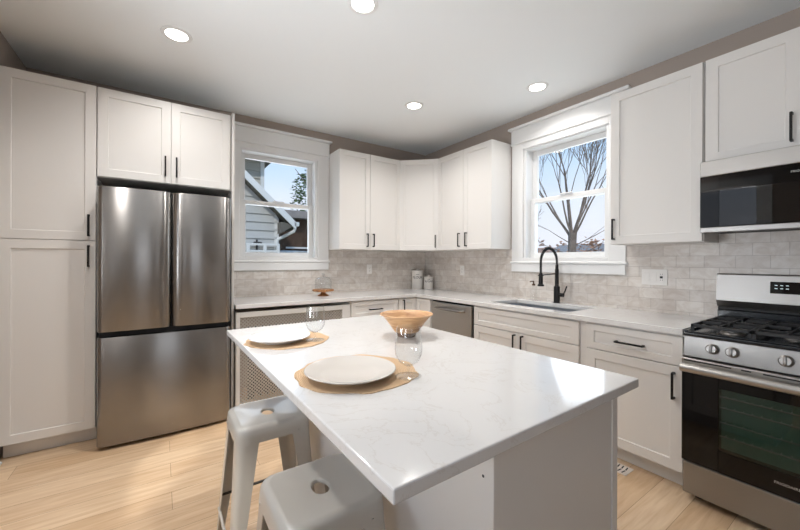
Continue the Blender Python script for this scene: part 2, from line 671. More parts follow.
# the dining-side windows are out of frame; their plain frames surround the daylight
def plain_window(n, y, rz, x, w, h):
    r = bpy.data.objects.new('window_%d' % n, None)
    COL.objects.link(r)
    r.location = (x, y, 1.6)
    r.rotation_euler = (0, 0, rz)
    r['kind'] = 'structure'
    c = MB()
    c.box(-w / 2 - .1, -w / 2, -.02, 0, -h / 2 - .1, h / 2 + .1).box(w / 2, w / 2 + .1, -.02, 0, -h / 2 - .1, h / 2 + .1)
    c.box(-w / 2, w / 2, -.02, 0, h / 2, h / 2 + .1).box(-w / 2, w / 2, -.02, 0, -h / 2 - .1, -h / 2)
    c.build('casing', M['trim'], r)
    MB().box(-w / 2, w / 2, .02, .06, -.025, .025).box(-w / 2, -w / 2 + .04, .02, .06, -h / 2, h / 2).box(w / 2 - .04, w / 2, .02, .06, -h / 2, h / 2).build('sash', M['trim'], r)
    MB().box(-w / 2 + .04, w / 2 - .04, .035, .038, -h / 2, h / 2).build('pane', M['pane'], r)


for i, y in enumerate((-2.35, -3.75, -5.15)):
    plain_window(3 + i, y, PI / 2, X0, .8, 1.3)
plain_window(6, Y1, PI, -2.9, .8, 1.3)


# ------------------------------------------------------------------ cabinet helpers (local: x to the right, -y to the room, z up)
def shaker(parent, x0, x1, z0, z1, yf, name='door', stile=.058, rail=None, th=.019, rec=.008):
    """shaker front: flat frame with a recessed panel, front face at yf"""
    rail = rail or stile
    b = bmesh.new()
    xs = (x0, x0 + stile, x1 - stile, x1)
    zs = (z0, z0 + rail, z1 - rail, z1)
    ch = .003

    def ring(a, y):
        return [b.verts.new((a[0], y, a[2])), b.verts.new((a[1], y, a[2])), b.verts.new((a[1], y, a[3])), b.verts.new((a[0], y, a[3]))]
    e = .0015
    r0 = ring((x0, x1, z0, z1), yf + th)
    r1 = ring((x0, x1, z0, z1), yf + e)
    r2 = ring((x0 + e, x1 - e, z0 + e, z1 - e), yf)
    r3 = ring((xs[1], xs[2], zs[1], zs[2]), yf)
    r4 = ring((xs[1] + ch, xs[2] - ch, zs[1] + ch, zs[2] - ch), yf + rec)
    for A, B in ((r0, r1), (r1, r2), (r2, r3), (r3, r4)):
        for i in range(4):
            j = (i + 1) % 4
            b.faces.new((A[i], A[j], B[j], B[i]))
    b.faces.new(r4)
    b.faces.new(r0[::-1])
    bmesh.ops.recalc_face_normals(b, faces=b.faces[:])
    mb = MB()
    mb.b.free()
    mb.b = b
    return mb.build(name, M['cab'], parent)


def pull(parent, x, z, yf, L=.15, vert=True, name='handle', r=.0055, pr=.03):
    """square black bar pull centred at x,z on a front at yf"""
    m = MB()
    h = L / 2
    if vert:
        m.box(x - r, x + r, yf - pr - r, yf - pr + r, z - h, z + h, .0015)
        for q in (-1, 1):
            m.box(x - r, x + r, yf - pr + r, yf, z + q * (h - r) - r, z + q * (h - r) + r)
    else:
        m.box(x - h, x + h, yf - pr - r, yf - pr + r, z - r, z + r, .0015)
        for q in (-1, 1):
            m.box(x + q * (h - r) - r, x + q * (h - r) + r, yf - pr + r, yf, z - r, z + r)
    return m.build(name, M['black'], parent)


G = .0018  # half the gap between fronts

# ------------------------------------------------------------------ back wall, from the left
# pantry
r = thing('pantry_cabinet', 'tall white pantry cabinet left of the refrigerator, two stacked doors', 'cabinet', (-3.866, 0, 0))
w = .474
MB().box(0, w, -.543, -.003, .10, 2.507).build('body', M['cab'], r)
MB().box(.012, w, -.488, -.02, 0, .10).build('toe_kick', M['cab'], r)
d = shaker(r, G, w - G, 1.42, 2.505, -.564)
pull(d, w - .039, 1.523, -.564)
d = shaker(r, G, w - G, .105, 1.416, -.564)
pull(d, w - .039, 1.31, -.564)
# over the refrigerator
r = thing('wall_cabinet', 'white two-door cabinet above the refrigerator', 'cabinet', (-3.391, 0, 1.872))
w = .863
MB().box(0, w, -.543, -.003, 0, .635).build('body', M['cab'], r)
mid = .437
d = shaker(r, .004, mid - G, .004, .632, -.564)
pull(d, mid - .036, .13, -.564)
d = shaker(r, mid + G, w - .012, .004, .632, -.564)
pull(d, mid + .036, .13, -.564)
# end panel
tag(MB().box(-2.5265, -2.506, -.575, -.003, 0, 2.525, .001).build('end_panel', M['cab']),
    'tall narrow white panel standing between the refrigerator and the long counter', 'panel')

# refrigerator
r = thing('refrigerator', 'stainless steel french-door refrigerator with bottom freezer drawer', 'refrigerator', (-3.369, -.04, 0))
w = .812
MB().box(0.006, w - .006, -.625, 0, .035, 1.765, .004).build('body', M['gasket'], r)
MB().box(.02, w - .02, -.615, -.2, 1.765, 1.79, .004).build('hinge_cover', M['dark'], r)
MB().box(.03, w - .03, -.60, -.03, .005, .035).build('base_grille', M['dark'], r)
for x in (.06, w - .06):
    MB().lathe([(0, 0), (.02, 0), (.02, .012), (.012, .02), (.0, .02)], 16, (x, -.56, 0)).build('foot', M['dark'], r)
yb = -.63   # back of the doors
yf = -.705  # front of the doors


def bowed(x0, x1, eL, eR, bow):
    """plan outline of a door: gently bowed face, rounded vertical edges of radius eL / eR"""
    pts = [(x1, yb), (x0, yb)]
    N = 12
    for i in range(N + 1):
        a = PI / 2 * i / N
        pts.append((x0 + eL * (1 - math.cos(a)), yf + .036 - (.036) * math.sin(a)))
    K = 14
    for i in range(1, K):
        u = i / K
        x = x0 + eL + (x1 - eR - x0 - eL) * u
        pts.append((x, yf - bow * 4 * u * (1 - u)))
    for i in range(N + 1):
        a = PI / 2 * (1 - i / N)
        pts.append((x1 - eR * (1 - math.cos(a)), yf + .036 - .036 * math.sin(a)))
    return pts


m2 = .417
MB().prism(bowed(0, m2 - .003, .03, .080, .006), .797, 1.782, .004).build('door', M['steel_v'], r, True, angle=.5)
MB().prism(bowed(m2 + .003, w, .080, .05, .006), .797, 1.782, .004).build('door', M['steel_v'], r, True, angle=.5)
MB().prism(bowed(0, w, .03, .05, .014), .028, .760, .004).build('freezer_drawer', M['steel_v'], r, True, angle=.5)
MB().box(.012, w - .012, -.655, -.625, .745, .81).build('handle_recess', M['dark'], r)

# countertop (one L-shaped slab with the sink opening)
sx0, sx1, sy0, sy1 = -.535, -.135, -2.375, -1.62
xs = [-2.505, -.6424, sx0, sx1, -.0085]
ys = [-3.086, sy0, sy1, -.6424, -.0085]
b = bmesh.new()
vv = {}


def gv(i, j):
    if (i, j) not in vv:
        vv[(i, j)] = b.verts.new((xs[i], ys[j], TZ))
    return vv[(i, j)]


for i in range(4):
    for j in range(4):
        if i == 0 and j != 3:
            continue
        if i == 2 and j == 1:
            continue
        b.faces.new((gv(i, j), gv(i + 1, j), gv(i + 1, j + 1), gv(i, j + 1)))
g = bmesh.ops.extrude_face_region(b, geom=b.faces[:])
for v in g['geom']:
    if isinstance(v, bmesh.types.BMVert):
        v.co.z -= .035
bmesh.ops.recalc_face_normals(b, faces=b.faces[:])
ed = [e for e in b.edges if len(e.link_faces) == 2 and e.calc_face_angle() > .5]
bmesh.ops.bevel(b, geom=ed, offset=.003, segments=2, profile=.5, affect='EDGES')
mb = MB()
mb.b.free()
mb.b = b
tag(mb.build('countertop', M['quartz']), 'long white quartz countertop turning the corner along both tiled walls', 'countertop')

CZ = .879 - .0005   # top of base cabinets

# radiator cover
r = thing('radiator_cover', 'white radiator cover with metal lattice screen beside the refrigerator', 'radiator cover', (-2.50, 0, 0))
w = 1.055
f = MB()
f.box(0, .034, -.615, -.595, 0, .845, .002).box(w - .085, w, -.615, -.595, 0, .845, .002).box(.034, w - .085, -.615, -.595, .80, .845, .002).box(.034, w - .085, -.615, -.595, 0, .07, .002)
f.box(0, .018, -.595, -.01, 0, .845).box(w - .018, w, -.595, -.01, 0, .845)
f.build('frame', M['cab'], r)
lx0, lx1, lz0, lz1 = .034, w - .085, .07, .80
L = MB()
hw, st = .0042, .0205


def clip_bar(c, sgn):
    # strip |z - sgn*x - c| < hw*sqrt2 clipped to the rectangle (polygon clipping)
    k = hw * 1.414
    poly = [(lx0 - 1, sgn * (lx0 - 1) + c - k), (lx1 + 1, sgn * (lx1 + 1) + c - k), (lx1 + 1, sgn * (lx1 + 1) + c + k), (lx0 - 1, sgn * (lx0 - 1) + c + k)]
    for ax, val, keep in ((0, lx0, 1), (0, lx1, -1), (1, lz0, 1), (1, lz1, -1)):
        o = []
        for a, bq in zip(poly, poly[1:] + poly[:1]):
            ia, ib = (a[ax] - val) * keep >= 0, (bq[ax] - val) * keep >= 0
            if ia:
                o.append(a)
            if ia != ib:
                tt = (val - a[ax]) / (bq[ax] - a[ax])
                o.append((a[0] + (bq[0] - a[0]) * tt, a[1] + (bq[1] - a[1]) * tt))
        poly = o
        if len(poly) < 3:
            return None
    return poly


for sgn in (1, -1):
    c = -1.2
    while c < 2.2:
        p = clip_bar(c, sgn)
        if p:
            y0 = -.6045 if sgn > 0 else -.6025
            bb = L.b
            lo = [bb.verts.new((x, y0 - .0012, z)) for x, z in p]
            hi = [bb.verts.new((x, y0 + .0012, z)) for x, z in p]
            bb.faces.new(lo)
            bb.faces.new(hi[::-1])
            for i in range(len(p)):
                j = (i + 1) % len(p)
                bb.faces.new((lo[i], hi[i], hi[j], lo[j]))
        c += st * 1.414
bmesh.ops.recalc_face_normals(L.b, faces=L.b.faces[:])
L.build('lattice_panel', mat('lattice_metal', (196, 190, 182), .4, .3), r)
# the radiator inside, seen as dark shapes through the lattice
rd = thing('radiator', 'dark cast iron radiator behind the lattice of the white cover', 'radiator', (-2.32, -.33, 0))
q = MB()
for i in range(12):
    x = i * .062
    for yy in (-.07, 0, .07):
        q.tube([(x, yy, .04), (x, yy, .62)], .022, 8)
    q.box(x - .024, x + .024, -.095, .095, .60, .66, .012).box(x - .024, x + .024, -.095, .095, .06, .12, .012)
q.build('column', M['gasket'], rd, True)
for x in (0, 11 * .062):
    MB().tube([(x, 0, 0), (x, 0, .08)], .03, 8).build('foot', M['gasket'], rd)

# drawer cabinet left of the corner
r = thing('base_cabinet', 'white base cabinet with one wide drawer, between lattice cover and corner', 'cabinet', (-1.443, 0, 0))
w = .586
MB().box(0, w, -.60, -.01, .10, CZ).build('body', M['cab'], r)
MB().box(0, w, -.54, -.02, 0, .10).build('toe_kick', M['cab'], r)
d = shaker(r, .01, w - .012, .703, .865, -.62, 'drawer', .05, .042)
pull(d, w / 2 - .005, .779, -.62, .155, False)
d = shaker(r, .01, w / 2 - G, .108, .697, -.62)
pull(d, w / 2 - .04, .60, -.62)
d = shaker(r, w / 2 + G, w - .012, .108, .697, -.62)
pull(d, w / 2 + .04, .60, -.62)
# corner cabinet
r = thing('corner_cabinet', 'white corner base cabinet with folding doors, under the canisters', 'cabinet', (0, 0, 0))
mb = MB()
mb.prism([(-.856, -.01), (-.856, -.60), (-.60, -.60), (-.60, -.876), (-.01, -.876), (-.01, -.01)], .10, CZ)
mb.build('body', M['cab'], r)
MB().prism([(-.856, -.02), (-.856, -.54), (-.54, -.54), (-.54, -.876), (-.02, -.876), (-.02, -.02)], 0, .10).build('toe_kick', M['cab'], r)
d = shaker(r, -.853, -.622, .108, .865, -.62, stile=.05)
pull(d, -.80, .785, -.62, .14)
d = shaker(r, .622, .873, .108, .865, -.62, stile=.05)
d.rotation_euler = (0, 0, RW)

# dishwasher
r = thing('dishwasher', 'stainless steel dishwasher under the counter left of the sink', 'dishwasher', (0, -.884, 0), RW)
w = .612
MB().box(.004, w - .004, -.595, -.03, .10, .865).build('tub', M['dark'], r)
MB().box(.02, w - .02, -.53, -.05, 0, .10).build('toe_kick', M['dark'], r)
MB().box(.014, w - .016, -.625, -.596, .11, .857, .006, 2).build('door', M['steel_lit'], r)
hb = MB()
hb.tube([(.10, -.626, .80), (.115, -.655, .80), (.16, -.665, .80), (w - .16, -.665, .80), (w - .115, -.655, .80), (w - .10, -.626, .80)], .013, 12)
hb.build('handle', M['chrome'], r, True)

# sink cabinet (hollow: the basin hangs in it)
r = thing('sink_cabinet', 'white base cabinet under the sink with wide false drawer front', 'cabinet', (0, -1.499, 0), RW)
w = 1.037
mb = MB()
mb.box(0, .018, -.60, -.01, .10, CZ).box(w - .018, w, -.60, -.01, .10, CZ).box(.018, w - .018, -.60, -.01, .10, .118).box(.018, w - .018, -.028, -.01, .118, CZ)
mb.box(.018, .04, -.60, -.58, .118, CZ).box(w - .058, w - .018, -.60, -.58, .118, CZ).box(.04, w - .058, -.60, -.58, .118, .15).box(.04, w - .058, -.60, -.58, .68, CZ)
mb.build('body', M['cab'], r)
MB().box(0, w, -.54, -.02, 0, .10).build('toe_kick', M['cab'], r)
shaker(r, .012, w - .042, .703, .865, -.62, 'false_front', .05, .042)
mid = .505
d = shaker(r, .012, mid - G, .108, .697, -.62)
pull(d, mid - .038, .612, -.62, .15)
d = shaker(r, mid + G, w - .042, .108, .697, -.62)
pull(d, mid + .038, .612, -.62, .15)
# drawer-over-door cabinet
r = thing('base_cabinet', 'white base cabinet with drawer over single door, beside the range', 'cabinet', (0, -2.538, 0), RW)
w = .548
MB().box(0, w, -.60, -.01, .10, CZ).build('body', M['cab'], r)
MB().box(0, w, -.54, -.02, 0, .10).build('toe_kick', M['cab'], r)
d = shaker(r, .008, w - .005, .703, .865, -.62, 'drawer', .05, .042)
pull(d, .278, .779, -.62, .16, False)
d = shaker(r, .008, w - .005, .108, .697, -.62)
pull(d, w - .045, .588, -.62, .15)

# ------------------------------------------------------------------ wall cabinets
r = thing('wall_cabinet', 'white two-door wall cabinet right of the left window', 'cabinet', (-1.424, 0, 1.41))
w, hh = .803, 1.092
MB().box(0, w, -.283, -.003, 0, hh, .0008).build('body', M['cab'], r)
mid = .381
d = shaker(r, .002, mid - G, .002, hh - .002, -.3025)
pull(d, mid - .04, .108, -.3025)
d = shaker(r, mid + G, w - .002, .002, hh - .002, -.3025)
pull(d, mid + .04, .108, -.3025)
# diagonal corner
r = thing('corner_cabinet', 'white wall cabinet set diagonally across the corner above the canisters', 'cabinet', (0, 0, 1.41))
c_ = .62
MB().prism([(-c_, -.003), (-c_, -.283), (-.283, -c_), (-.003, -c_), (-.003, -.003)], 0, hh).build('body', M['cab'], r)
dl = math.hypot(c_ - .283, c_ - .283)
d = shaker(r, .006, dl - .006, .002, hh - .002, -.0195)
hd = pull(d, dl - .04, .108, -.0195)
for o_ in (d, hd):
    o_.data.transform(Matrix.Translation((-c_, -.283, 0)) @ Matrix.Rotation(-PI / 4, 4, 'Z'))
# right pair
r = thing('wall_cabinet', 'white two-door wall cabinet left of the window over the sink', 'cabinet', (0, -.621, 1.41), RW)
w = .819
MB().box(0, w, -.283, -.003, 0, hh, .0008).build('body', M['cab'], r)
mid = .424
d = shaker(r, .002, mid - G, .002, hh - .002, -.3025)
pull(d, mid - .054, .108, -.3025)
d = shaker(r, mid + G, w - .002, .002, hh - .002, -.3025)
pull(d, mid + .054, .108, -.3025)
# tall single
r = thing('wall_cabinet', 'white single-door wall cabinet between sink window and microwave', 'cabinet', (0, -2.552, 1.41), RW)
w = .531
MB().box(0, w, -.283, -.003, 0, hh, .0008).build('body', M['cab'], r)
d = shaker(r, .002, w - .004, .002, hh - .002, -.3025)
pull(d, .028, .108, -.3025)
# over the microwave
r = thing('wall_cabinet', 'short white two-door wall cabinet directly above the microwave', 'cabinet', (0, -3.088, 1.873), RW)
w, h2 = .768, .629
MB().box(0, w, -.283, -.003, 0, h2, .0008).build('body', M['cab'], r)
mid = .392
d = shaker(r, .004, mid - G, .003, h2 - .002, -.3025)
pull(d, mid - .036, .115, -.3025)
d = shaker(r, mid + G, w - .004, .003, h2 - .002, -.3025)
pull(d, mid + .036, .115, -.3025)

# ------------------------------------------------------------------ microwave
r = thing('microwave', 'stainless and black glass microwave mounted above the range', 'microwave', (0, -3.094, 1.455), RW)
w, hh = .758, .414
MB().box(.004, w - .004, -.36, -.01, .012, hh - .002, .003).build('body', M['gasket'], r)
MB().box(0, w, -.40, -.362, hh - .088, hh, .003).build('top_trim', M['steel_lit'], r)
MB().box(0, w, -.40, -.362, .0, .030, .003).build('bottom_trim', M['steel'], r)
fr = MB()
dz0, dz1, gx0, gx1, gz0, gz1 = .0305, hh - .0885, .085, .56, .036, .236
fr.box(0, gx0, -.397, -.365, dz0, dz1, .001).box(gx1, w, -.397, -.365, dz0, dz1, .001).box(gx0, gx1, -.397, -.365, gz1, dz1).box(gx0, gx1, -.397, -.365, dz0, gz0)
door = fr.build('door', M['blackglass'], r)
MB().box(gx0, gx1, -.3955, -.393, gz0, gz1).build('door_window', M['microglass'], door)
MB().box(gx0, gx1, -.392, -.3905, gz0, gz1).build('window_screen', M['dark'], door)
MB().tube([(.60, -.397, .05), (.60, -.43, .07), (.60, -.43, .29), (.60, -.397, .31)], .009, 10).build('handle', M['chrome'], door, True)
text_mesh('FRIGIDAIRE', .0145, M['silver'], door, Matrix.Translation((.395, -.3975, .286)) @ FRONT)
vt = MB()
for i in range(8):
    vt.box(.06 + i * .082, .12 + i * .082, -.34, -.30, .004, .0119)
vt.build('vent_grille', M['dark'], r)

# ------------------------------------------------------------------ range
r = thing('range', 'stainless steel gas range with black cooktop and glass oven door', 'stove', (0, -3.096, 0), RW)
w = .76
MB().box(.002, w - .002, -.635, -.02, .05, .885, .003).build('body', M['gasket'], r)
for x in (.05, w - .05):
    for y in (-.58, -.10):
        MB().lathe([(0, 0), (.022, 0), (.022, .02), (.012, .03), (.012, .05), (0, .05)], 14, (x, y, 0)).build('foot', M['dark'], r)
MB().box(0, w, -.672, -.636, .042, .212, .006, 2).build('storage_drawer', M['steel'], r)
# oven door: steel top rail, black glass panel with a window
dr = MB()
ox0, ox1, oz0, oz1 = .152, w - .152, .33, .645
dr.box(0, ox0, -.688, -.637, .222, .700, .003).box(ox1, w, -.688, -.637, .222, .700, .003).box(ox0, ox1, -.688, -.637, .222, oz0).box(ox0, ox1, -.688, -.637, oz1, .700)
dr = dr.build('oven_door', M['blackglass'], r)
MB().box(ox0, ox1, -.686, -.682, oz0, oz1).build('oven_window', M['ovenglass'], dr)
MB().box(ox0, ox1, -.640, -.637, oz0, oz1).build('oven_cavity', M['teal'], dr)
rk = MB()
for z in (.40, .47, .545, .60):
    rk.tube([(ox0, -.665, z), (ox1, -.665, z)], .004, 6)
    for i in range(14):
        x = ox0 + .02 + i * (ox1 - ox0 - .04) / 13
        rk.tube([(x, -.675, z + .003), (x, -.642, z + .003)], .0018, 5)
rk.build('oven_rack', M['chrome'], dr)
MB().box(0, w, -.690, -.637, .7005, .772, .004, 2).build('door_rail', M['steel_lit'], dr)
sl = MB()
for x0, x1 in ((.012, .20), (.235, .27), (.31, .45), (.49, .525), (.56, .748)):
    sl.box(x0, x1, -.6915, -.6895, .757, .763)
sl.build('vent_slot', M['dark'], dr)
hb = MB()
hb.tube([(.010, -.735, .730), (w - .010, -.735, .730)], .023, 20)
hb.box(.018, .05, -.735, -.689, .708, .736, .005).box(w - .05, w - .018, -.735, -.689, .708, .736, .005)
hb.build('handle', M['steel_lit'], dr, True)
text_mesh('FRIGIDAIRE', .0165, M['silver'], dr, Matrix.Translation((.388, -.6885, .278)) @ FRONT)
# control panel, slightly sloped
t_ = bmesh.new()
pv = [(-.668, .778), (-.636, .778), (-.60, .885), (-.652, .885)]
A_ = [t_.verts.new((0, y, z)) for y, z in pv]
B_ = [t_.verts.new((w, y, z)) for y, z in pv]
t_.faces.new(A_)
t_.faces.new(B_[::-1])
for i in range(4):
    j = (i + 1) % 4
    t_.faces.new((A_[i], B_[i], B_[j], A_[j]))
bmesh.ops.recalc_face_normals(t_, faces=t_.faces[:])
bmesh.ops.bevel(t_, geom=t_.edges[:], offset=.003, segments=2, profile=.5, affect='EDGES')
mb = MB()
mb.add(t_)
mb.build('control_panel', M['steel'], r)
tilt = math.atan2(.016, .107)
for x in (.122, .198, .38, .562, .638):
    kz = .834
    ky = -.668 + .016 * (kz - .778) / .107
    mtx = Matrix.Translation((x, ky, kz)) @ Matrix.Rotation(PI / 2 - tilt, 4, 'X')
    k = MB()
    k.lathe([(.027, -.002), (.027, .006), (.0235, .008), (.0225, .030), (.019, .034), (0, .034)], 28, mtx=mtx)
    k.box(-.006, .006, -.021, .021, .030, .044, .003, 2, mtx=mtx)
    ko = k.build('knob', M['chrome'], r, True)
# cooktop
ct = MB()
ct.box(0, w, -.668, -.075, .886, .905, .006, 2)
ct.box(0, .02, -.66, -.08, .905, .915, .004).box(w - .02, w, -.66, -.08, .905, .915, .004).box(0, w, -.668, -.648, .905, .913, .004)
ct = ct.build('cooktop', M['enamel'], r)
burners = [(.165, -.50, .042), (.165, -.23, .036), (.38, -.365, .05), (.595, -.50, .046), (.595, -.23, .033)]
for x, y, rr in burners:
    MB().lathe([(rr * 1.25, 0), (rr * 1.2, .006), (rr, .009), (rr, .016), (rr * .95, .017), (0, .017)], 24, (x, y, .905)).build('burner', M['chrome'], ct, True)
    MB().lathe([(rr * .95, 0), (rr * .95, .006), (rr * .85, .009), (0, .010)], 24, (x, y, .9225)).build('burner_cap', M['iron'], ct, True)
for gx0_, gx1_, cs in ((.025, .262, [(-.50,), (-.23,)]), (.264, .496, [(-.365,)]), (.498, .735, [(-.50,), (-.23,)])):
    gr = MB()
    z0, z1 = .934, .950
    y0, y1 = -.640, -.095
    q = .0065
    cx = (gx0_ + gx1_) / 2
    # outer frame, cross bars, then fingers over each burner
    gr.box(gx0_, gx1_, y0, y0 + 2 * q, z0, z1, .002).box(gx0_, gx1_, y1 - 2 * q, y1, z0, z1, .002)
    gr.box(gx0_, gx0_ + 2 * q, y0, y1, z0, z1, .002).box(gx1_ - 2 * q, gx1_, y0, y1, z0, z1, .002)
    ym = (y0 + y1) / 2
    if len(cs) == 2:
        gr.box(gx0_, gx1_, ym - q, ym + q, z0, z1, .002)
    for (cy,) in cs:
        for ang in range(0, 360, 90):
            a = math.radians(ang)
            lo, hi = .022, (.115 if ang in (0, 180) else .13)
            if len(cs) == 1 and ang in (90, 270):
                hi = .26
            mtx = Matrix.Translation((cx, cy, 0)) @ Matrix.Rotation(a, 4, 'Z')
            gr.box(lo, hi, -q * .8, q * .8, z0 + .002, z1 + .004, .002, 1, mtx)
        if len(cs) == 1:
            for yy in (-.53, -.20):
                gr.box(gx0_, gx1_, yy - q, yy + q, z0, z1, .002)
    for x in (gx0_ + q, gx1_ - q):
        for y in (y0 + q, y1 - q):
            gr.box(x - q, x + q, y - q, y + q, .906, z0)
    gr.build('grate', M['iron'], r)
# backguard
MB().box(0, w, -.072, -.012, .886, .985, .004).build('rear_riser', M['enamel'], r)
MB().box(.004, w - .004, -.084, -.012, .9855, 1.004, .004).build('rear_vent', M['dark'], r)
t_ = bmesh.new()
pv = [(-.075, 1.0045), (-.10, 1.045), (-.10, 1.05), (-.085, 1.205), (-.075, 1.212), (-.012, 1.212), (-.012, 1.0045)]
A_ = [t_.verts.new((0, y, z)) for y, z in pv]
B_ = [t_.verts.new((w, y, z)) for y, z in pv]
t_.faces.new(A_)
t_.faces.new(B_[::-1])
for i in range(len(pv)):
    j = (i + 1) % len(pv)
    t_.faces.new((A_[i], B_[i], B_[j], A_[j]))
bmesh.ops.recalc_face_normals(t_, faces=t_.faces[:])
mb = MB()
mb.add(t_)
bg_ = mb.build('backguard', M['steel'], r)
tl2 = math.atan2(.015, .155)
dm = Matrix.Translation((.38, -.0925, 1.137)) @ Matrix.Rotation(-tl2, 4, 'X')
MB().box(-.142, .142, -.003, .006, -.033, .035, .001, 1, dm).build('display', M['blackglass'], bg_)
for row, zz in enumerate((.014, -.004)):
    for i, x in enumerate((-.118, -.096, -.074, .075, .097, .119)):
        MB().box(x - .0055, x + .0055, -.0036, -.003, zz - .0018, zz + .0018, 0, 1, dm).build('button_legend', M['cyan'], bg_)

# ------------------------------------------------------------------ sink, faucet and things on the counter
r = thing('sink', 'stainless steel undermount sink below the right window', 'sink', (sx0, sy0, TZ - .035))
lx, ly, dp = sx1 - sx0, sy1 - sy0, .21
b = bmesh.new()


def rr_loop(x0, x1, y0, y1, rad, z, n=5):
    vs = []
    for cx, cy, a0 in ((x1 - rad, y1 - rad, 0), (x0 + rad, y1 - rad, 90), (x0 + rad, y0 + rad, 180), (x1 - rad, y0 + rad, 270)):
        for i in range(n + 1):
            a = math.radians(a0 + 90 * i / n)
            vs.append(b.verts.new((cx + rad * math.cos(a), cy + rad * math.sin(a), z)))
    return vs


loops = [rr_loop(-.02, lx + .02, -.02, ly + .02, .03, -.001), rr_loop(-.002, lx + .002, -.002, ly + .002, .03, -.001), rr_loop(.004, lx - .004, .004, ly - .004, .03, -dp + .03),
         rr_loop(.012, lx - .012, .012, ly - .012, .03, -dp + .008), rr_loop(.03, lx - .03, .03, ly - .03, .03, -dp)]
for A, B in zip(loops, loops[1:]):
    for i in range(len(A)):
        j = (i + 1) % len(A)
        b.faces.new((A[i], A[j], B[j], B[i]))
b.faces.new(loops[-1])
mb = MB()
mb.b.free()
mb.b = b
bo = mb.build('basin', M['sink'], r, True)
MB().lathe([(.045, 0), (.043, .003), (.03, .001), (0, .001)], 24, (lx / 2, ly / 2, -dp + .0005)).build('drain', M['chrome'], r, True)

r = thing('faucet', 'matte black spring pull-down kitchen faucet standing behind the sink', 'faucet', (-.098, -2.012, TZ))
MB().lathe([(0, 0), (.029, 0), (.029, .006), (.026, .009), (.026, .145), (.02, .15), (.0165, .155), (.0165, .30), (.0135, .305), (.0135, .34), (0, .34)], 24).build('body', M['black'], r, True)
pts = []
for i in range(25):
    a = PI * i / 24
    pts.append((-.12 + .12 * math.cos(a), 0, .36 + .125 * math.sin(a)))
pts = [(0, 0, .335)] + pts + [(-.24, 0, .30), (-.24, 0, .27)]
MB().tube(pts, .0075, 10).build('hose', M['black'], r, True)
# coil spring round the hose
co = []
P = [Vector(p) for p in pts]
cum = [0]
for a, c in zip(P, P[1:]):
    cum.append(cum[-1] + (c - a).length)
N = 620
for i in range(N + 1):
    s_ = cum[-1] * i / N
    k = 0
    while k < len(cum) - 2 and cum[k + 1] < s_:
        k += 1
    u = (s_ - cum[k]) / (cum[k + 1] - cum[k])
    p = P[k].lerp(P[k + 1], u)
    d_ = (P[min(k + 2, len(P) - 1)] - P[max(k - 1, 0)]).normalized()
    nrm = Vector((0, 1, 0))
    bn = d_.cross(nrm)
    a = 2 * PI * s_ / .0105
    co.append(p + (nrm * math.cos(a) + bn * math.sin(a)) * .0105)
MB().tube(co, .0022, 5).build('spring', M['black'], r, True)
MB().lathe([(.012, .27), (.016, .262), (.018, .20), (.018, .178), (.026, .172), (.026, .160), (.02, .158), (0, .158)], 20, (-.24, 0, 0)).build('spray_head', M['black'], r, True)
MB().tube([(-.012, 0, .262), (-.225, 0, .253)], .005, 8).tube([(-.24 + .021 * math.cos(2 * PI * i / 20), .021 * math.sin(2 * PI * i / 20), .25) for i in range(21)], .004, 6).build('docking_arm', M['black'], r, True)
MB().tube([(0, -.02, .075), (0, -.062, .075)], .017, 14).tube([(0, -.06, .08), (0, -.078, .115), (0, -.092, .155)], .006, 8).build('lever', M['black'], r, True)

r = thing('soap_dispenser', 'small clear glass soap bottle with brown pump left of the faucet', 'soap dispenser', (-.11, -1.785, TZ))
MB().lathe([(0, .003), (.03, .003), (.031, .008), (.031, .115), (.026, .127), (.013, .135), (.013, .145)], 24).build('bottle', M['glass'], r, True)
MB().lathe([(.015, .143), (.015, .157), (.006, .161), (.006, .185), (0, .185)], 16).tube([(0, 0, .183), (-.03, .012, .183), (-.036, .014, .175)], .005, 8).build('pump', M['brass'], r, True)


def canister(label, loc, rad, h, txt, tsz, rz):
    r = thing('canister', label, 'canister', loc, rz, 'ceramic canisters in the corner')
    MB().lathe([(0, 0), (rad * .96, 0), (rad, .006), (rad, h - .03), (rad * .985, h - .026), (0, h - .026)], 40).build('body', M['ceramic'], r, True)
    MB().lathe([(rad * .97, h - .0255), (rad * 1.03, h - .022), (rad * 1.03, h - .010), (rad * .95, h - .002), (.012, h), (.010, h + .006), (.016, h + .014), (.012, h + .022), (0, h + .024)], 40).build('lid', M['ceramic'], r, True)
    o = text_mesh(txt, tsz, M['ink'], r, FRONT, depth=.0008)
    # bend the lettering round the body
    for v in o.data.vertices:
        a = v.co.x / rad
        rr_ = rad - v.co.y
        v.co = Vector((rr_ * math.sin(a), -rr_ * math.cos(a), v.co.z + h * .62))
    bz = MB().tube([(rad * math.sin(a * .1), -(rad + .0002) * math.cos(a * .1), h * .78) for a in range(-3, 4)], .0022, 5)
    bz.build('scroll_mark', M['ink'], r)
    return r


canister('taller white ceramic canister with dark lettering in the counter corner', (-.198, -.087, TZ), .074, .247, 'FLOUR', .046, -.6)
canister('shorter white ceramic canister with dark lettering in the counter corner', (-.098, -.2, TZ), .063, .167, 'SUGAR', .036, -.6)

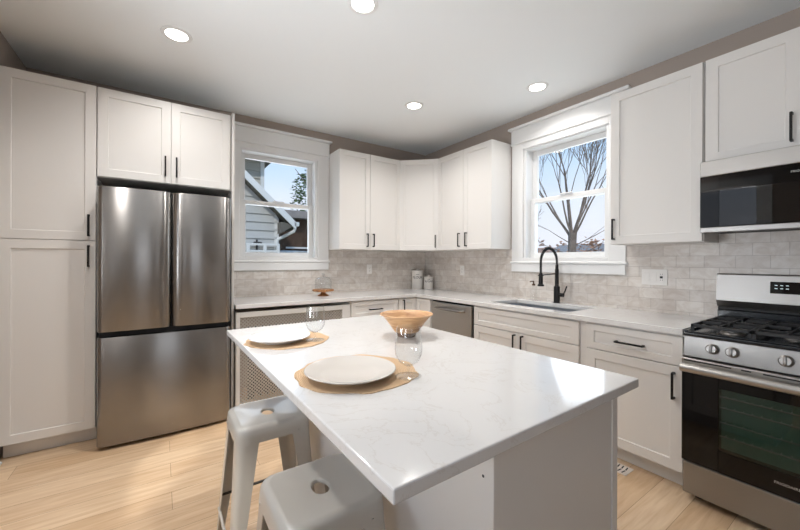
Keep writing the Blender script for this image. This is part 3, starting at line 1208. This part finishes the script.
r = thing('cake_stand', 'small footed wooden cake stand on the counter under the left window', 'cake stand', (-1.60, -.29, TZ))
MB().lathe([(0, 0), (.058, 0), (.056, .006), (.035, .018), (.024, .034), (.024, .046), (0, .046)], 32).build('foot', M['standwood'], r, True)
MB().lathe([(0, .0462), (.098, .0462), (.111, .052), (.112, .064), (.108, .068), (0, .068)], 40).build('plate', M['standwood'], r, True)
r = thing('glass_dome', 'clear glass dome with knob covering the wooden cake stand', 'cloche', (-1.60, -.29, TZ + .0682))
MB().lathe([(.086, 0), (.087, .002), (.086, .085), (.080, .108), (.060, .124), (.028, .131), (0, .132)], 40).build('bell', M['dome'], r, True)
MB().lathe([(.008, .131), (.007, .142), (.014, .15), (.016, .158), (.010, .168), (0, .17)], 20).build('knob', M['dome'], r, True)


def outlet(name, label, cat, loc, rz, gangs):
    r = thing(name, label, cat, loc, rz)
    w_ = .07 if len(gangs) == 1 else .046 * len(gangs) + .026
    MB().box(-w_ / 2, w_ / 2, -.006, 0, -.058, .058, .003, 2).build('cover_plate', M['plasticw'], r)
    for i, g_ in enumerate(gangs):
        x = (i - (len(gangs) - 1) / 2) * .046
        if g_ == 'rocker':
            MB().box(x - .016, x + .016, -.0095, -.006, -.033, .033, .0015).build('rocker', M['plasticw'], r)
        elif g_ == 'duplex':
            MB().box(x - .016, x + .016, -.0085, -.006, -.033, .033, .0015).build('socket_face', M['plasticw'], r)
            for zz in (-.018, .018):
                s_ = MB()
                s_.box(x - .007, x - .005, -.0089, -.0084, zz - .004, zz + .005).box(x + .005, x + .007, -.0089, -.0084, zz - .004, zz + .005)
                s_.box(x - .002, x + .002, -.0089, -.0084, zz - .011, zz - .007)
                s_.build('slot', M['dark'], r)
        else:
            MB().box(x - .016, x + .016, -.0085, -.006, -.033, .033, .0015).build('socket_face', M['plasticw'], r)
            for zz in (-.021, .021):
                s_ = MB()
                s_.box(x - .007, x - .005, -.0089, -.0084, zz - .004, zz + .005).box(x + .005, x + .007, -.0089, -.0084, zz - .004, zz + .005)
                s_.build('slot', M['dark'], r)
            MB().box(x - .009, x + .009, -.0098, -.0085, -.008, .008, .001).build('reset_button', M['dark'], r)
    return r


outlet('outlet', 'white wall outlet on the tile under the cabinet beside the left window', 'outlet', (-.886, -.008, 1.18), 0, ['duplex'])
outlet('outlet', 'white wall outlet on the right tile wall above the dishwasher', 'outlet', (-.008, -.736, 1.172), RW, ['duplex'])
outlet('switch_plate', 'wide white three-gang switch plate on the tile left of the range', 'switch', (-.008, -2.727, 1.172), RW, ['rocker', 'rocker', 'gfci'])

# ------------------------------------------------------------------ island
IX, IY, IYAW = -2.725, -1.7415, .0148
Rz = Matrix.Rotation(IYAW, 4, 'Z')


def isl(x, y, z):
    p = Rz @ Vector((x, y, 0))
    return (IX + p.x, IY + p.y, z)


iw, il, ith = .945, 1.5795, .028
ITOP = .9134
slab = MB().box(0, iw, -il, 0, 0, ith, .0035, 2).build('countertop', M['quartz'])
slab.location = isl(0, 0, ITOP - ith)
slab.rotation_euler = (0, 0, IYAW)
tag(slab, 'white quartz top of the kitchen island with two place settings on it', 'countertop')
r = thing('kitchen_island', 'white island cabinet under the overhanging quartz top, stools at its left', 'island', isl(0, 0, 0), IYAW)
bx0, bx1, by0, by1 = .29, .868, -il + .036, -.035
bz = ITOP - ith - .0004
MB().box(bx0, bx1, by0, by1, .10, bz, .0015).build('body', M['cab'], r)
MB().box(bx0 + .003, bx1 - .06, by0 + .003, by1 - .003, 0, .10).build('toe_kick', M['cab'], r)
MB().box(bx1 - .028, bx1 + .004, by0 - .004, by0 + .0, .10, bz - .001, .001).build('end_stile', M['cab'], r)
# fronts on the range side
n_ = 3
ww = (by1 - by0) / n_
for i in range(n_):
    a = by0 + i * ww
    for nm, z0, z1, hv in (('drawer', .722, bz - .012, False), ('door', .108, .716, True)):
        d = shaker(r, a + .004, a + ww - .004, z0, z1, -(bx1 + .0205), nm, .05, .042 if nm == 'drawer' else .05)
        d.rotation_euler = (0, 0, PI / 2)
        # local x of the front runs along island y
        pull(d, a + ww / 2 if not hv else a + ww - .045, (z0 + z1) / 2 if not hv else z1 - .1, -(bx1 + .0205), .15, hv)
sc_ = MB()
for y, z in ((by0 + .05, .86), (by0 + .03, .80)):
    sc_.tube([(bx0 - .0006, y, z), (bx0 + .001, y, z)], .0035, 8)
sc_.build('screw', M['gasket'], r)


# ------------------------------------------------------------------ on the island
def placemat(label, x, y, rad, seed):
    rnd = random.Random(seed)
    ph = [rnd.uniform(0, 6.28) for _ in range(6)]
    b = bmesh.new()
    N = 96
    rings = []
    for rr_, z in ((0.25, .0035), (.6, .0035), (.93, .0035), (1.0, .0022), (1.0, 0), (.93, 0), (.25, 0)):
        ring = []
        for i in range(N):
            a = 2 * PI * i / N
            wob = 1 + .018 * math.sin(7 * a + ph[0]) + .014 * math.sin(11 * a + ph[1]) + .010 * math.sin(17 * a + ph[2]) + .012 * math.sin(3 * a + ph[3])
            q_ = rad * rr_ * (1 + (wob - 1) * rr_)
            ring.append(b.verts.new((q_ * math.cos(a), q_ * math.sin(a), z)))
        rings.append(ring)
    for A, B in zip(rings, rings[1:]):
        for i in range(N):
            j = (i + 1) % N
            b.faces.new((A[i], B[i], B[j], A[j]))
    b.faces.new(rings[0])
    b.faces.new(rings[-1][::-1])
    bmesh.ops.recalc_face_normals(b, faces=b.faces[:])
    mb = MB()
    mb.b.free()
    mb.b = b
    o = mb.build('placemat', M['woven'])
    o.location = (x, y, ITOP + .0003)
    return tag(o, label, 'placemat', 'woven placemats on the island')


placemat('round woven straw placemat nearer the camera on the island', -2.472, -2.748, .20, 3)
placemat('round woven straw placemat at the far left end of the island', -2.522, -2.148, .186, 5)
PZ = ITOP + .0042


def plate(label, x, y, rad, m):
    p = [(0, .004), (rad * .5, .004), (rad * .54, 0), (rad * .58, 0), (rad * .62, .005), (rad * .86, .013), (rad * .985, .021), (rad, .0235), (rad * .99, .025), (rad * .97, .0238), (rad * .84, .0165), (rad * .66, .010), (rad * .6, .0078), (0, .0075)]
    o = MB().lathe(p, 72).build('dinner_plate', m, None, True)
    o.location = (x, y, PZ)
    return tag(o, label, 'plate', 'dinner plates on the island')


plate('grey-beige dinner plate on the placemat nearer the camera', -2.512, -2.782, .145, M['plate'])
plate('white dinner plate on the placemat at the far left of the island', -2.565, -2.165, .135, M['plate2'])


def wine_glass(label, x, y):
    r = thing('wine_glass', label, 'wine glass', (x, y, PZ), 0, 'wine glasses on the island')
    MB().lathe([(0, .0), (.041, .0), (.042, .0015), (.03, .004), (.010, .007), (0, .0075)], 40).build('foot', M['glass'], r, True)
    MB().lathe([(.006, .0070), (.0045, .014), (.0045, .028), (.008, .033)], 20).build('stem', M['glass'], r, True)
    MB().lathe([(0, .0345), (.014, .036), (.031, .048), (.0425, .070), (.0445, .088), (.043, .110), (.0385, .158), (.0375, .158), (.0418, .112), (.0432, .088), (.0412, .071), (.030, .050), (.013, .0385), (0, .037)], 48).build('bowl', M['glass'], r, True)
    return r


wine_glass('clear stemmed wine glass on the near placemat, in front of the wooden bowl', -2.363, -2.892)
wine_glass('clear stemmed wine glass behind the far white plate', -2.425, -2.240)

bo_ = thing('wooden_bowl', 'flared light wooden bowl on a dark banded foot, on the island', 'bowl', (-2.01, -2.385, ITOP + .0003))
MB().lathe([(0, 0), (.044, 0), (.045, .004), (.048, .022), (0, .022)], 40).build('foot', M['bowldark'], bo_, True)
MB().lathe([(0, .0222), (.058, .0222), (.070, .038), (.092, .070), (.113, .095), (.121, .104), (.130, .1065), (.1315, .110), (.128, .112), (.118, .108), (.107, .095), (.088, .072), (.062, .046), (.03, .034), (0, .033)], 64).build('vessel', M['bowlwood'], bo_, True)


# ------------------------------------------------------------------ stools
def stool(label, x, y, rz=0.0):
    r = thing('bar_stool', label, 'stool', (x, y, 0), rz, 'metal stools at the island')
    SH = .612
    hs, N = .146, 64
    b = bmesh.new()

    def sq(h, rad, z):
        out_ = []
        per = N // 4
        for qd in range(4):
            cx, cy = ((1, 1), (-1, 1), (-1, -1), (1, -1))[qd]
            for i in range(per):
                # corners take the middle half of the points, straights the rest
                a = math.radians(qd * 90 + 90 * i / per)
                # superellipse-like radial placement
                dx, dy = math.cos(a), math.sin(a)
                # ray from centre to rounded square
                t_ = h / max(abs(dx), abs(dy))
                px, py = dx * t_, dy * t_
                ix, iy = abs(px) - (h - rad), abs(py) - (h - rad)
                if ix > 0 and iy > 0:
                    # intersect ray with the corner circle
                    ccx, ccy = cx * (h - rad), cy * (h - rad)
                    bq = dx * ccx + dy * ccy
                    cq = ccx * ccx + ccy * ccy - rad * rad
                    t_ = bq + math.sqrt(max(0, bq * bq - cq))
                    px, py = dx * t_, dy * t_
                out_.append(b.verts.new((px, py, z)))
        return out_

    def el(a_, c_, z):
        return [b.verts.new((a_ * math.cos(2 * PI * i / N), c_ * math.sin(2 * PI * i / N), z)) for i in range(N)]
    lp = [el(.025, .036, SH - .012), el(.025, .036, SH - .003), el(.027, .038, SH - .001), el(.032, .043, SH), sq(hs - .034, .036, SH), sq(hs - .026, .034, SH + .003), sq(hs - .016, .04, SH + .003), sq(hs - .005, .044, SH - .002), sq(hs, .046, SH - .010), sq(hs + .003, .046, SH - .034), sq(hs + .0045, .046, SH - .058), sq(hs + .0025, .044, SH - .058), sq(hs - .002, .043, SH - .012), sq(hs - .02, .036, SH - .004)]
    for A, B in zip(lp, lp[1:]):
        for i in range(N):
            j = (i + 1) % N
            b.faces.new((A[i], A[j], B[j], B[i]))
    bmesh.ops.recalc_face_normals(b, faces=b.faces[:])
    mb = MB()
    mb.b.free()
    mb.b = b
    mb.build('seat', M['stool'], r, True, angle=.9)
    for sx, sy in ((1, 1), (-1, 1), (-1, -1), (1, -1)):
        b = bmesh.new()
        rows = []
        # cross-section: rounded angle, wide at the top and narrow at the foot
        for u in range(7):
            f_ = u / 6
            z = (SH - .03) * (1 - f_) + .012 * f_
            off = hs - .001 + .038 * f_
            fl = .050 * (1 - f_) + .032
            rad = .036 * (1 - f_) + .012 * f_
            pr = [(-fl, 0)]
            for k in range(7):
                a = math.radians(90 - 90 * k / 6)
                pr.append((-rad + rad * math.cos(a), -rad + rad * math.sin(a)))
            pr.append((0, -fl))
            inn = [(p[0] - (.003 if p[0] > -rad * .99 else 0), p[1] - (.003 if p[1] > -rad * .99 else 0)) for p in pr][::-1]
            rows.append([b.verts.new((sx * (off + p[0]), sy * (off + p[1]), z)) for p in pr + inn])
        k = len(rows[0])
        for A, B in zip(rows, rows[1:]):
            for i in range(k):
                j = (i + 1) % k
                b.faces.new((A[i], A[j], B[j], B[i]))
        b.faces.new(rows[0])
        b.faces.new(rows[-1])
        bmesh.ops.recalc_face_normals(b, faces=b.faces[:])
        mb = MB()
        mb.b.free()
        mb.b = b
        lg = mb.build('leg', M['stool'], r, True, angle=.7)
        o_ = hs + .037
        ft = MB().box(sx * o_ - (.034 if sx > 0 else -.0), sx * o_ + (0 if sx > 0 else .034), sy * o_ - (.034 if sy > 0 else 0), sy * o_ + (0 if sy > 0 else .034), 0, .0118, .002)
        ft.build('foot_cap', M['rubber'], lg)
    e_ = hs + .02
    for sy in (-1, 1):
        MB().tube([(-e_, sy * e_, .205), (e_, sy * e_, .205)], .006, 8).build('stretcher', M['gasket'], r, True)
    for sx in (-1, 1):
        MB().tube([(sx * (e_ + .006), -e_, .15), (sx * (e_ + .006), e_, .15)], .006, 8).build('stretcher', M['stool'], r, True)
    bt = MB()
    for sx, sy in ((1, 1), (-1, 1), (-1, -1), (1, -1)):
        bt.tube([(sx * .095, sy * (hs + .003), SH - .048), (sx * .095, sy * (hs + .0065), SH - .048)], .004, 8)
        bt.tube([(sx * (hs + .003), sy * .095, SH - .048), (sx * (hs + .0065), sy * .095, SH - .048)], .004, 8)
    bt.build('rivet', M['stool'], r)
    return r


stool('white metal backless bar stool at the far end of the island, nearer the refrigerator', -2.620, -2.172)
stool('white metal backless bar stool tucked under the near corner of the island', -2.620, -2.80)

# ------------------------------------------------------------------ floor register
r = thing('floor_register', 'pale metal floor vent grille set in the oak floor by the sink cabinet', 'vent', (-.66, -2.68, 0))
MB().box(-.055, .055, -.155, .155, .0004, .004, .0012).build('plate', M['stone'], r)
for i in range(12):
    y = -.128 + i * .0232
    t = MB()
    for q in (-1, 1):
        t.prism([(q * .004, y - .006), (q * .042, y - .001), (q * .042, y + .006), (q * .004, y + .002)], .0041, .0048)
    t.build('slot', M['gasket'], r)

# ------------------------------------------------------------------ recessed ceiling lights
for lab, x, y, pw_ in (('round recessed ceiling light above the pantry and refrigerator', -2.936, -1.108, .68),
                  ('round recessed ceiling light at the top edge, above the island', -2.073, -2.034, 1),
                  ('round recessed ceiling light nearest the corner wall cabinets', -1.057, -1.157, 1),
                  ('round recessed ceiling light nearest the window over the sink', -.421, -2.028, .6)):
    r = thing('ceiling_light', lab, 'light', (x, y, H), 0, 'recessed ceiling lights')
    MB().lathe([(.062, -.004), (.066, -.007), (.086, -.004), (.088, -.0005), (.062, -.0005)], 40).build('trim_ring', M['trim'], r, True)
    MB().lathe([(0, -.0035), (.062, -.0035)], 40).build('lens', M['lens'], r)
    d = bpy.data.lights.new('ceiling_lamp', 'AREA')
    d.shape = 'DISK'
    d.size = .12
    d.energy = LAMP_W * pw_
    d.color = WARM
    d.spread = math.radians(140)
    lo_ = bpy.data.objects.new('ceiling_lamp', d)
    COL.objects.link(lo_)
    lo_.parent = r
    lo_.location = (0, 0, -.012)

# extra lamp added out of frame to brighten the pantry, left of the stools
d = bpy.data.lights.new('ceiling_lamp', 'AREA')
d.shape = 'DISK'
d.size = .12
d.energy = LAMP_W * 1.1
d.color = WARM
d.spread = math.radians(140)
lo_ = bpy.data.objects.new('ceiling_lamp', d)
COL.objects.link(lo_)
lo_.location = (-3.42, -2.03, H - .012)

# ------------------------------------------------------------------ outdoors
GZ = -.7
tag(MB().box(-60, 90, .6, 90, GZ - .2, GZ).box(.6, 90, -60, .6, GZ - .2, GZ).build('ground', M['grass']), kind='structure')

# neighbouring house seen through the left window
r = thing('neighbor_house', 'pale grey sided house with sloping white eave outside the left window', 'house', (0, 4.0, GZ))
zz = -GZ
b = bmesh.new()
sl_ = -.953
rk = lambda x: 3.01 + sl_ * (x + 1.61)      # rake line height above floor level


def panel(pts, y0, y1, m, name, parent):
    """outline in (x,z) with real depth along y"""
    t = bmesh.new()
    A = [t.verts.new((x, y0, z + zz)) for x, z in pts]
    B = [t.verts.new((x, y1, z + zz)) for x, z in pts]
    t.faces.new(A)
    t.faces.new(B[::-1])
    for i in range(len(pts)):
        j = (i + 1) % len(pts)
        t.faces.new((A[i], B[i], B[j], A[j]))
    bmesh.ops.recalc_face_normals(t, faces=t.faces[:])
    mb = MB()
    mb.b.free()
    mb.b = t
    return mb.build(name, m, parent)




def lap_wall(x0, x1f, z0, z1, y0, y1, step, m, name, parent):
    '''lap siding: each board leans out at its lower edge; x1f(z) gives the right end'''
    mb = MB()
    z = z0
    while z < z1 - .01:
        zt = min(z + step, z1)
        xr = min(x1f(z), x1f(zt))
        if xr > x0 + .05:
            v = [(y0 - .028, z), (y0, zt + .01), (y1, zt + .01), (y1, z)]
            t = bmesh.new()
            A = [t.verts.new((x0, y, q + zz)) for y, q in v]
            B = [t.verts.new((x1f(z) if i in (0, 3) else x1f(zt), y, q + zz)) for i, (y, q) in enumerate(v)]
            t.faces.new(A)
            t.faces.new(B[::-1])
            for i in range(4):
                j = (i + 1) % 4
                t.faces.new((A[i], B[i], B[j], A[j]))
            bmesh.ops.recalc_face_normals(t, faces=t.faces[:])
            mb.add(t)
        z += step
    return mb.build(name, m, parent)


lap_wall(-5.2, lambda z: min(-.93, -1.61 + (z + .12 - 3.01) / sl_), GZ, 4.3, 0, 1.5, .175, M['siding'], 'wing_wall', r)
panel([(-.99, GZ), (-.90, GZ), (-.90, rk(-.90) - .15), (-.99, rk(-.99) - .1)], -.02, .1, M['extwhite'], 'corner_board', r)
panel([(-3.2, rk(-3.2) + .03), (-.62, rk(-.62) + .03), (-.62, rk(-.62) - .10), (-3.2, rk(-3.2) - .10)], -.30, 2.0, M['shingle'], 'wing_roof', r)
panel([(-3.2, rk(-3.2) + .04), (-.62, rk(-.62) + .04), (-.62, rk(-.62) - .12), (-3.2, rk(-3.2) - .12)], -.34, -.3005, M['extwhite'], 'rake_board', r)
panel([(-.93, 2.10), (-.66, 2.06), (-.66, 2.03), (-.93, 1.86)], -.29, 1.9, M['soffit'], 'soffit', r)
MB().box(-.66, -.55, -.34, 2.0, 2.02 + zz, 2.11 + zz, .01).build('gutter', M['extwhite'], r)
MB().tube([(-.62, -.27, 2.03 + zz), (-.64, -.25, 1.92 + zz), (-.93, -.06, 1.74 + zz), (-.95, -.05, 1.60 + zz), (-.95, -.05, .1)], .035, 8).build('downspout', M['extwhite'], r)
# taller part behind
lap_wall(-6, lambda z: -.74, GZ, 4.0, 2.2, 6, .2, M['siding2'], 'tall_wall', r)
panel([(-.80, GZ), (-.70, GZ), (-.70, 4.05), (-.80, 4.05)], 2.15, 2.3, M['extwhite'], 'corner_board', r)
panel([(-6, 4.05), (-.45, 4.05), (-.45, 4.2), (-6, 4.2)], 1.7, 6.4, M['soffit'], 'eave', r)
panel([(-6, 2.4), (-.80, 2.4), (-.80, 3.30), (-6, 3.30)], 2.12, 2.19, M['shingle'], 'olive_band', r)  # dark olive strip across the tall wall
# meter pipes and a small lean-to against the siding
MB().tube([(-1.36, -.05, GZ + zz), (-1.36, -.05, 1.72 + zz)], .02, 8).tube([(-1.42, -.05, 1.66 + zz), (-1.26, -.05, 1.66 + zz)], .016, 8).build('service_pipe', M['gasket'], r)
rl = MB()
for z in (1.30, 1.46, 1.60):
    rl.box(-1.52, -.92, -.16, -.11, z + zz, z + zz + .04)
for x in (-1.55, -1.22, -.95):
    rl.box(x - .03, x + .03, -.17, -.10, 0, 1.64 + zz)
rl.build('porch_railing', M['extwhite'], r)

r = thing('garage', 'low dark brown outbuilding beyond the neighboring house', 'garage', (1.0, 10.0, GZ))
MB().box(-.2, 6, 0, 4, 0, 2.95 + .7).build('wall', M['brownwood'], r)
t = MB()
t.prism([(-.6, -.5), (6.4, -.5), (6.4, 2), (-.6, 2)], 3.62, 3.76)
t.prism([(-.4, .2), (6.2, .2), (6.2, 2), (-.4, 2)], 3.76, 4.0)
t.build('roof', M['roofgrey'], r)
MB().box(.0, 5.5, -.06, 0, 2.45, 2.52).build('trim_board', M['extwhite'], r)
tag(MB().box(.2, 5, 8.0, 8.5, GZ, 1.62, .12, 3).build('garden_wall', M['stone']), 'pale low stone wall in front of the brown outbuilding', 'wall')


def leaf_cloud(n, c, rad, size, rnd):
    b = bmesh.new()
    for _ in range(n):
        while True:
            p = Vector((rnd.uniform(-1, 1), rnd.uniform(-1, 1), rnd.uniform(-1, 1)))
            if .25 < p.length < 1:
                break
        q = Vector(c) + Vector((p.x * rad[0], p.y * rad[1], p.z * rad[2]))
        e = Matrix.Rotation(rnd.uniform(0, 6.28), 3, 'Z') @ Matrix.Rotation(rnd.uniform(-1.3, 1.3), 3, 'X')
        s_ = size * rnd.uniform(.6, 1.3)
        vs = [b.verts.new(q + e @ Vector(v) * s_) for v in ((-.5, 0, 0), (0, -.28, .05), (.6, 0, 0), (0, .28, .05))]
        b.faces.new(vs)
    return b


def grow(mb, p, d, L, rad, depth, rnd, spread=.5, kids=(2, 3)):
    pts = [p]
    rads = [rad]
    n = 4
    q = Vector(p)
    dd = Vector(d)
    for i in range(n):
        dd = (dd + Vector((rnd.uniform(-1, 1), rnd.uniform(-1, 1), rnd.uniform(-.4, .9))) * .09).normalized()
        q = q + dd * L / n
        pts.append(q.copy())
        rads.append(max(.0065, rad * (1 - .45 * (i + 1) / n)))
    mb.tube(pts, rads, 7 if rad > .03 else 4)
    if depth == 0:
        return
    for k in range(rnd.randint(*kids)):
        nd = (dd + Vector((rnd.uniform(-1, 1), rnd.uniform(-1, 1), rnd.uniform(-.5, .8))) * spread).normalized()
        at = pts[-1] if k < 2 else pts[2]
        grow(mb, at, nd, L * rnd.uniform(.62, .85), rads[-1] * .72, depth - 1, rnd, spread, kids)


rnd = random.Random(12)
r = thing('tree', 'leafy green tree rising behind the brown outbuilding outside the left window', 'tree', (4.9, 16.5, GZ))
tm = MB()
grow(tm, Vector((0, 0, 0)), Vector((0, 0, 1)), 4.2, .2, 2, rnd)
tm.build('trunk', M['bark'], r, True)
lb = MB()
lb.b.free()
lb.b = leaf_cloud(2200, (0.0, 0, 5.5), (1.75, 1.7, 2.2), .22, rnd)
lb.build('foliage', M['leaf'], r)

rnd = random.Random(41)
r = thing('bare_tree', 'large leafless tree with forking limbs outside the right window', 'tree', (9, 2.98, GZ))
tm = MB()
tm.tube([(0, 0, 0), (.02, .02, 1.2), (0, .0, 2.3), (.0, -.02, 3.0)], [.22, .145, .13, .14], 12)
for dx, dy, L_, ra in ((.1, .75, 1.9, .05), (-.2, .5, 2.1, .058), (.2, .22, 2.3, .06), (-.1, .02, 2.3, .062), (.1, -.2, 2.2, .06), (-.1, -.42, 2.1, .055), (.5, -.3, 2.0, .045), (-.5, .1, 1.9, .045), (0, -.7, 1.8, .045)):
    grow(tm, Vector((0, dy * .12, 2.9)), Vector((dx, dy, 1)).normalized(), L_, ra * .8, 5, rnd, .34, (3, 3))
for dy, z in ((.9, 2.6), (-.9, 2.5), (1.1, 2.2), (-1.1, 2.1)):
    grow(tm, Vector((0, 0, z)), Vector((.1, dy, .4)).normalized(), 1.1, .018, 4, rnd, .45)
tm.build('branches', M['bark'], r, True)

# winter hedge, bushes and houses far behind the bare tree
for i, (x, y, rx, rz_, lab) in enumerate((
        (13.2, 7.0, 1.0, 1.75, 'brown winter bush seen low in the right window, left of the tree trunk'),
        (19.0, 9.0, 1.4, 1.9, 'brown winter bush seen low in the right window, behind the tree trunk'),
        (13.8, 4.5, 1.0, 1.75, 'brown winter bush seen low in the right window, right of the tree trunk'),
        (25, 10.6, 1.4, 2.2, 'brown winter bush at the right edge of the right window'))):
    rnd = random.Random(60 + i)
    r = thing('bush', lab, 'bush', (x, y, GZ), 0, 'winter bushes beyond the bare tree')
    tb = MB()
    for k in range(16):
        a = rnd.uniform(0, 6.28)
        grow(tb, Vector((rnd.uniform(-.3, .3) * rx, rnd.uniform(-.4, .4) * rx, 0)), Vector((math.cos(a) * .6, math.sin(a) * .6, 1)).normalized(), 0.55 * rz_, .035, 2, rnd, .5)
    tb.build('twigs', M['twig'], r)
    fb = MB()
    fb.b.free()
    fb.b = leaf_cloud(420, (0, 0, rz_ * .9), (rx * .9, rx * .9, rz_ * .95), .2, rnd)
    fb.build('dry_leaves', M['roofred'], r)
r = thing('house', 'distant tan house with reddish roof behind the winter bushes', 'house', (58, 33, GZ))
MB().box(-3, 3, -5, 5, 0, 3.0).build('wall', M['stone'], r)
t = bmesh.new()
va = [t.verts.new(p) for p in ((-3.4, -5.4, 2.9), (3.4, -5.4, 2.9), (0, -5.4, 4.6), (-3.4, 5.4, 2.9), (3.4, 5.4, 2.9), (0, 5.4, 4.6))]
for f in ((0, 1, 2), (3, 5, 4), (0, 2, 5, 3), (1, 4, 5, 2), (0, 3, 4, 1)):
    t.faces.new([va[i] for i in f])
mb = MB()
mb.b.free()
mb.b = t
mb.build('roof', M['roofred'], r)
for y in (-3, 0, 3):
    MB().box(-3.04, -3.0, y - .5, y + .5, 1.0, 2.2).build('window', M['blackglass'], r)
r = thing('house', 'distant pale house with grey roof at the right of the far hedge', 'house', (42, 18.5, GZ))
MB().box(-3, 3, -4.5, 4.5, 0, 2.8).build('wall', M['extwhite'], r)
t = bmesh.new()
va = [t.verts.new(p) for p in ((-3.4, -4.9, 2.7), (3.4, -4.9, 2.7), (0, -4.9, 4.2), (-3.4, 4.9, 2.7), (3.4, 4.9, 2.7), (0, 4.9, 4.2))]
for f in ((0, 1, 2), (3, 5, 4), (0, 2, 5, 3), (1, 4, 5, 2), (0, 3, 4, 1)):
    t.faces.new([va[i] for i in f])
mb = MB()
mb.b.free()
mb.b = t
mb.build('roof', M['roofgrey'], r)
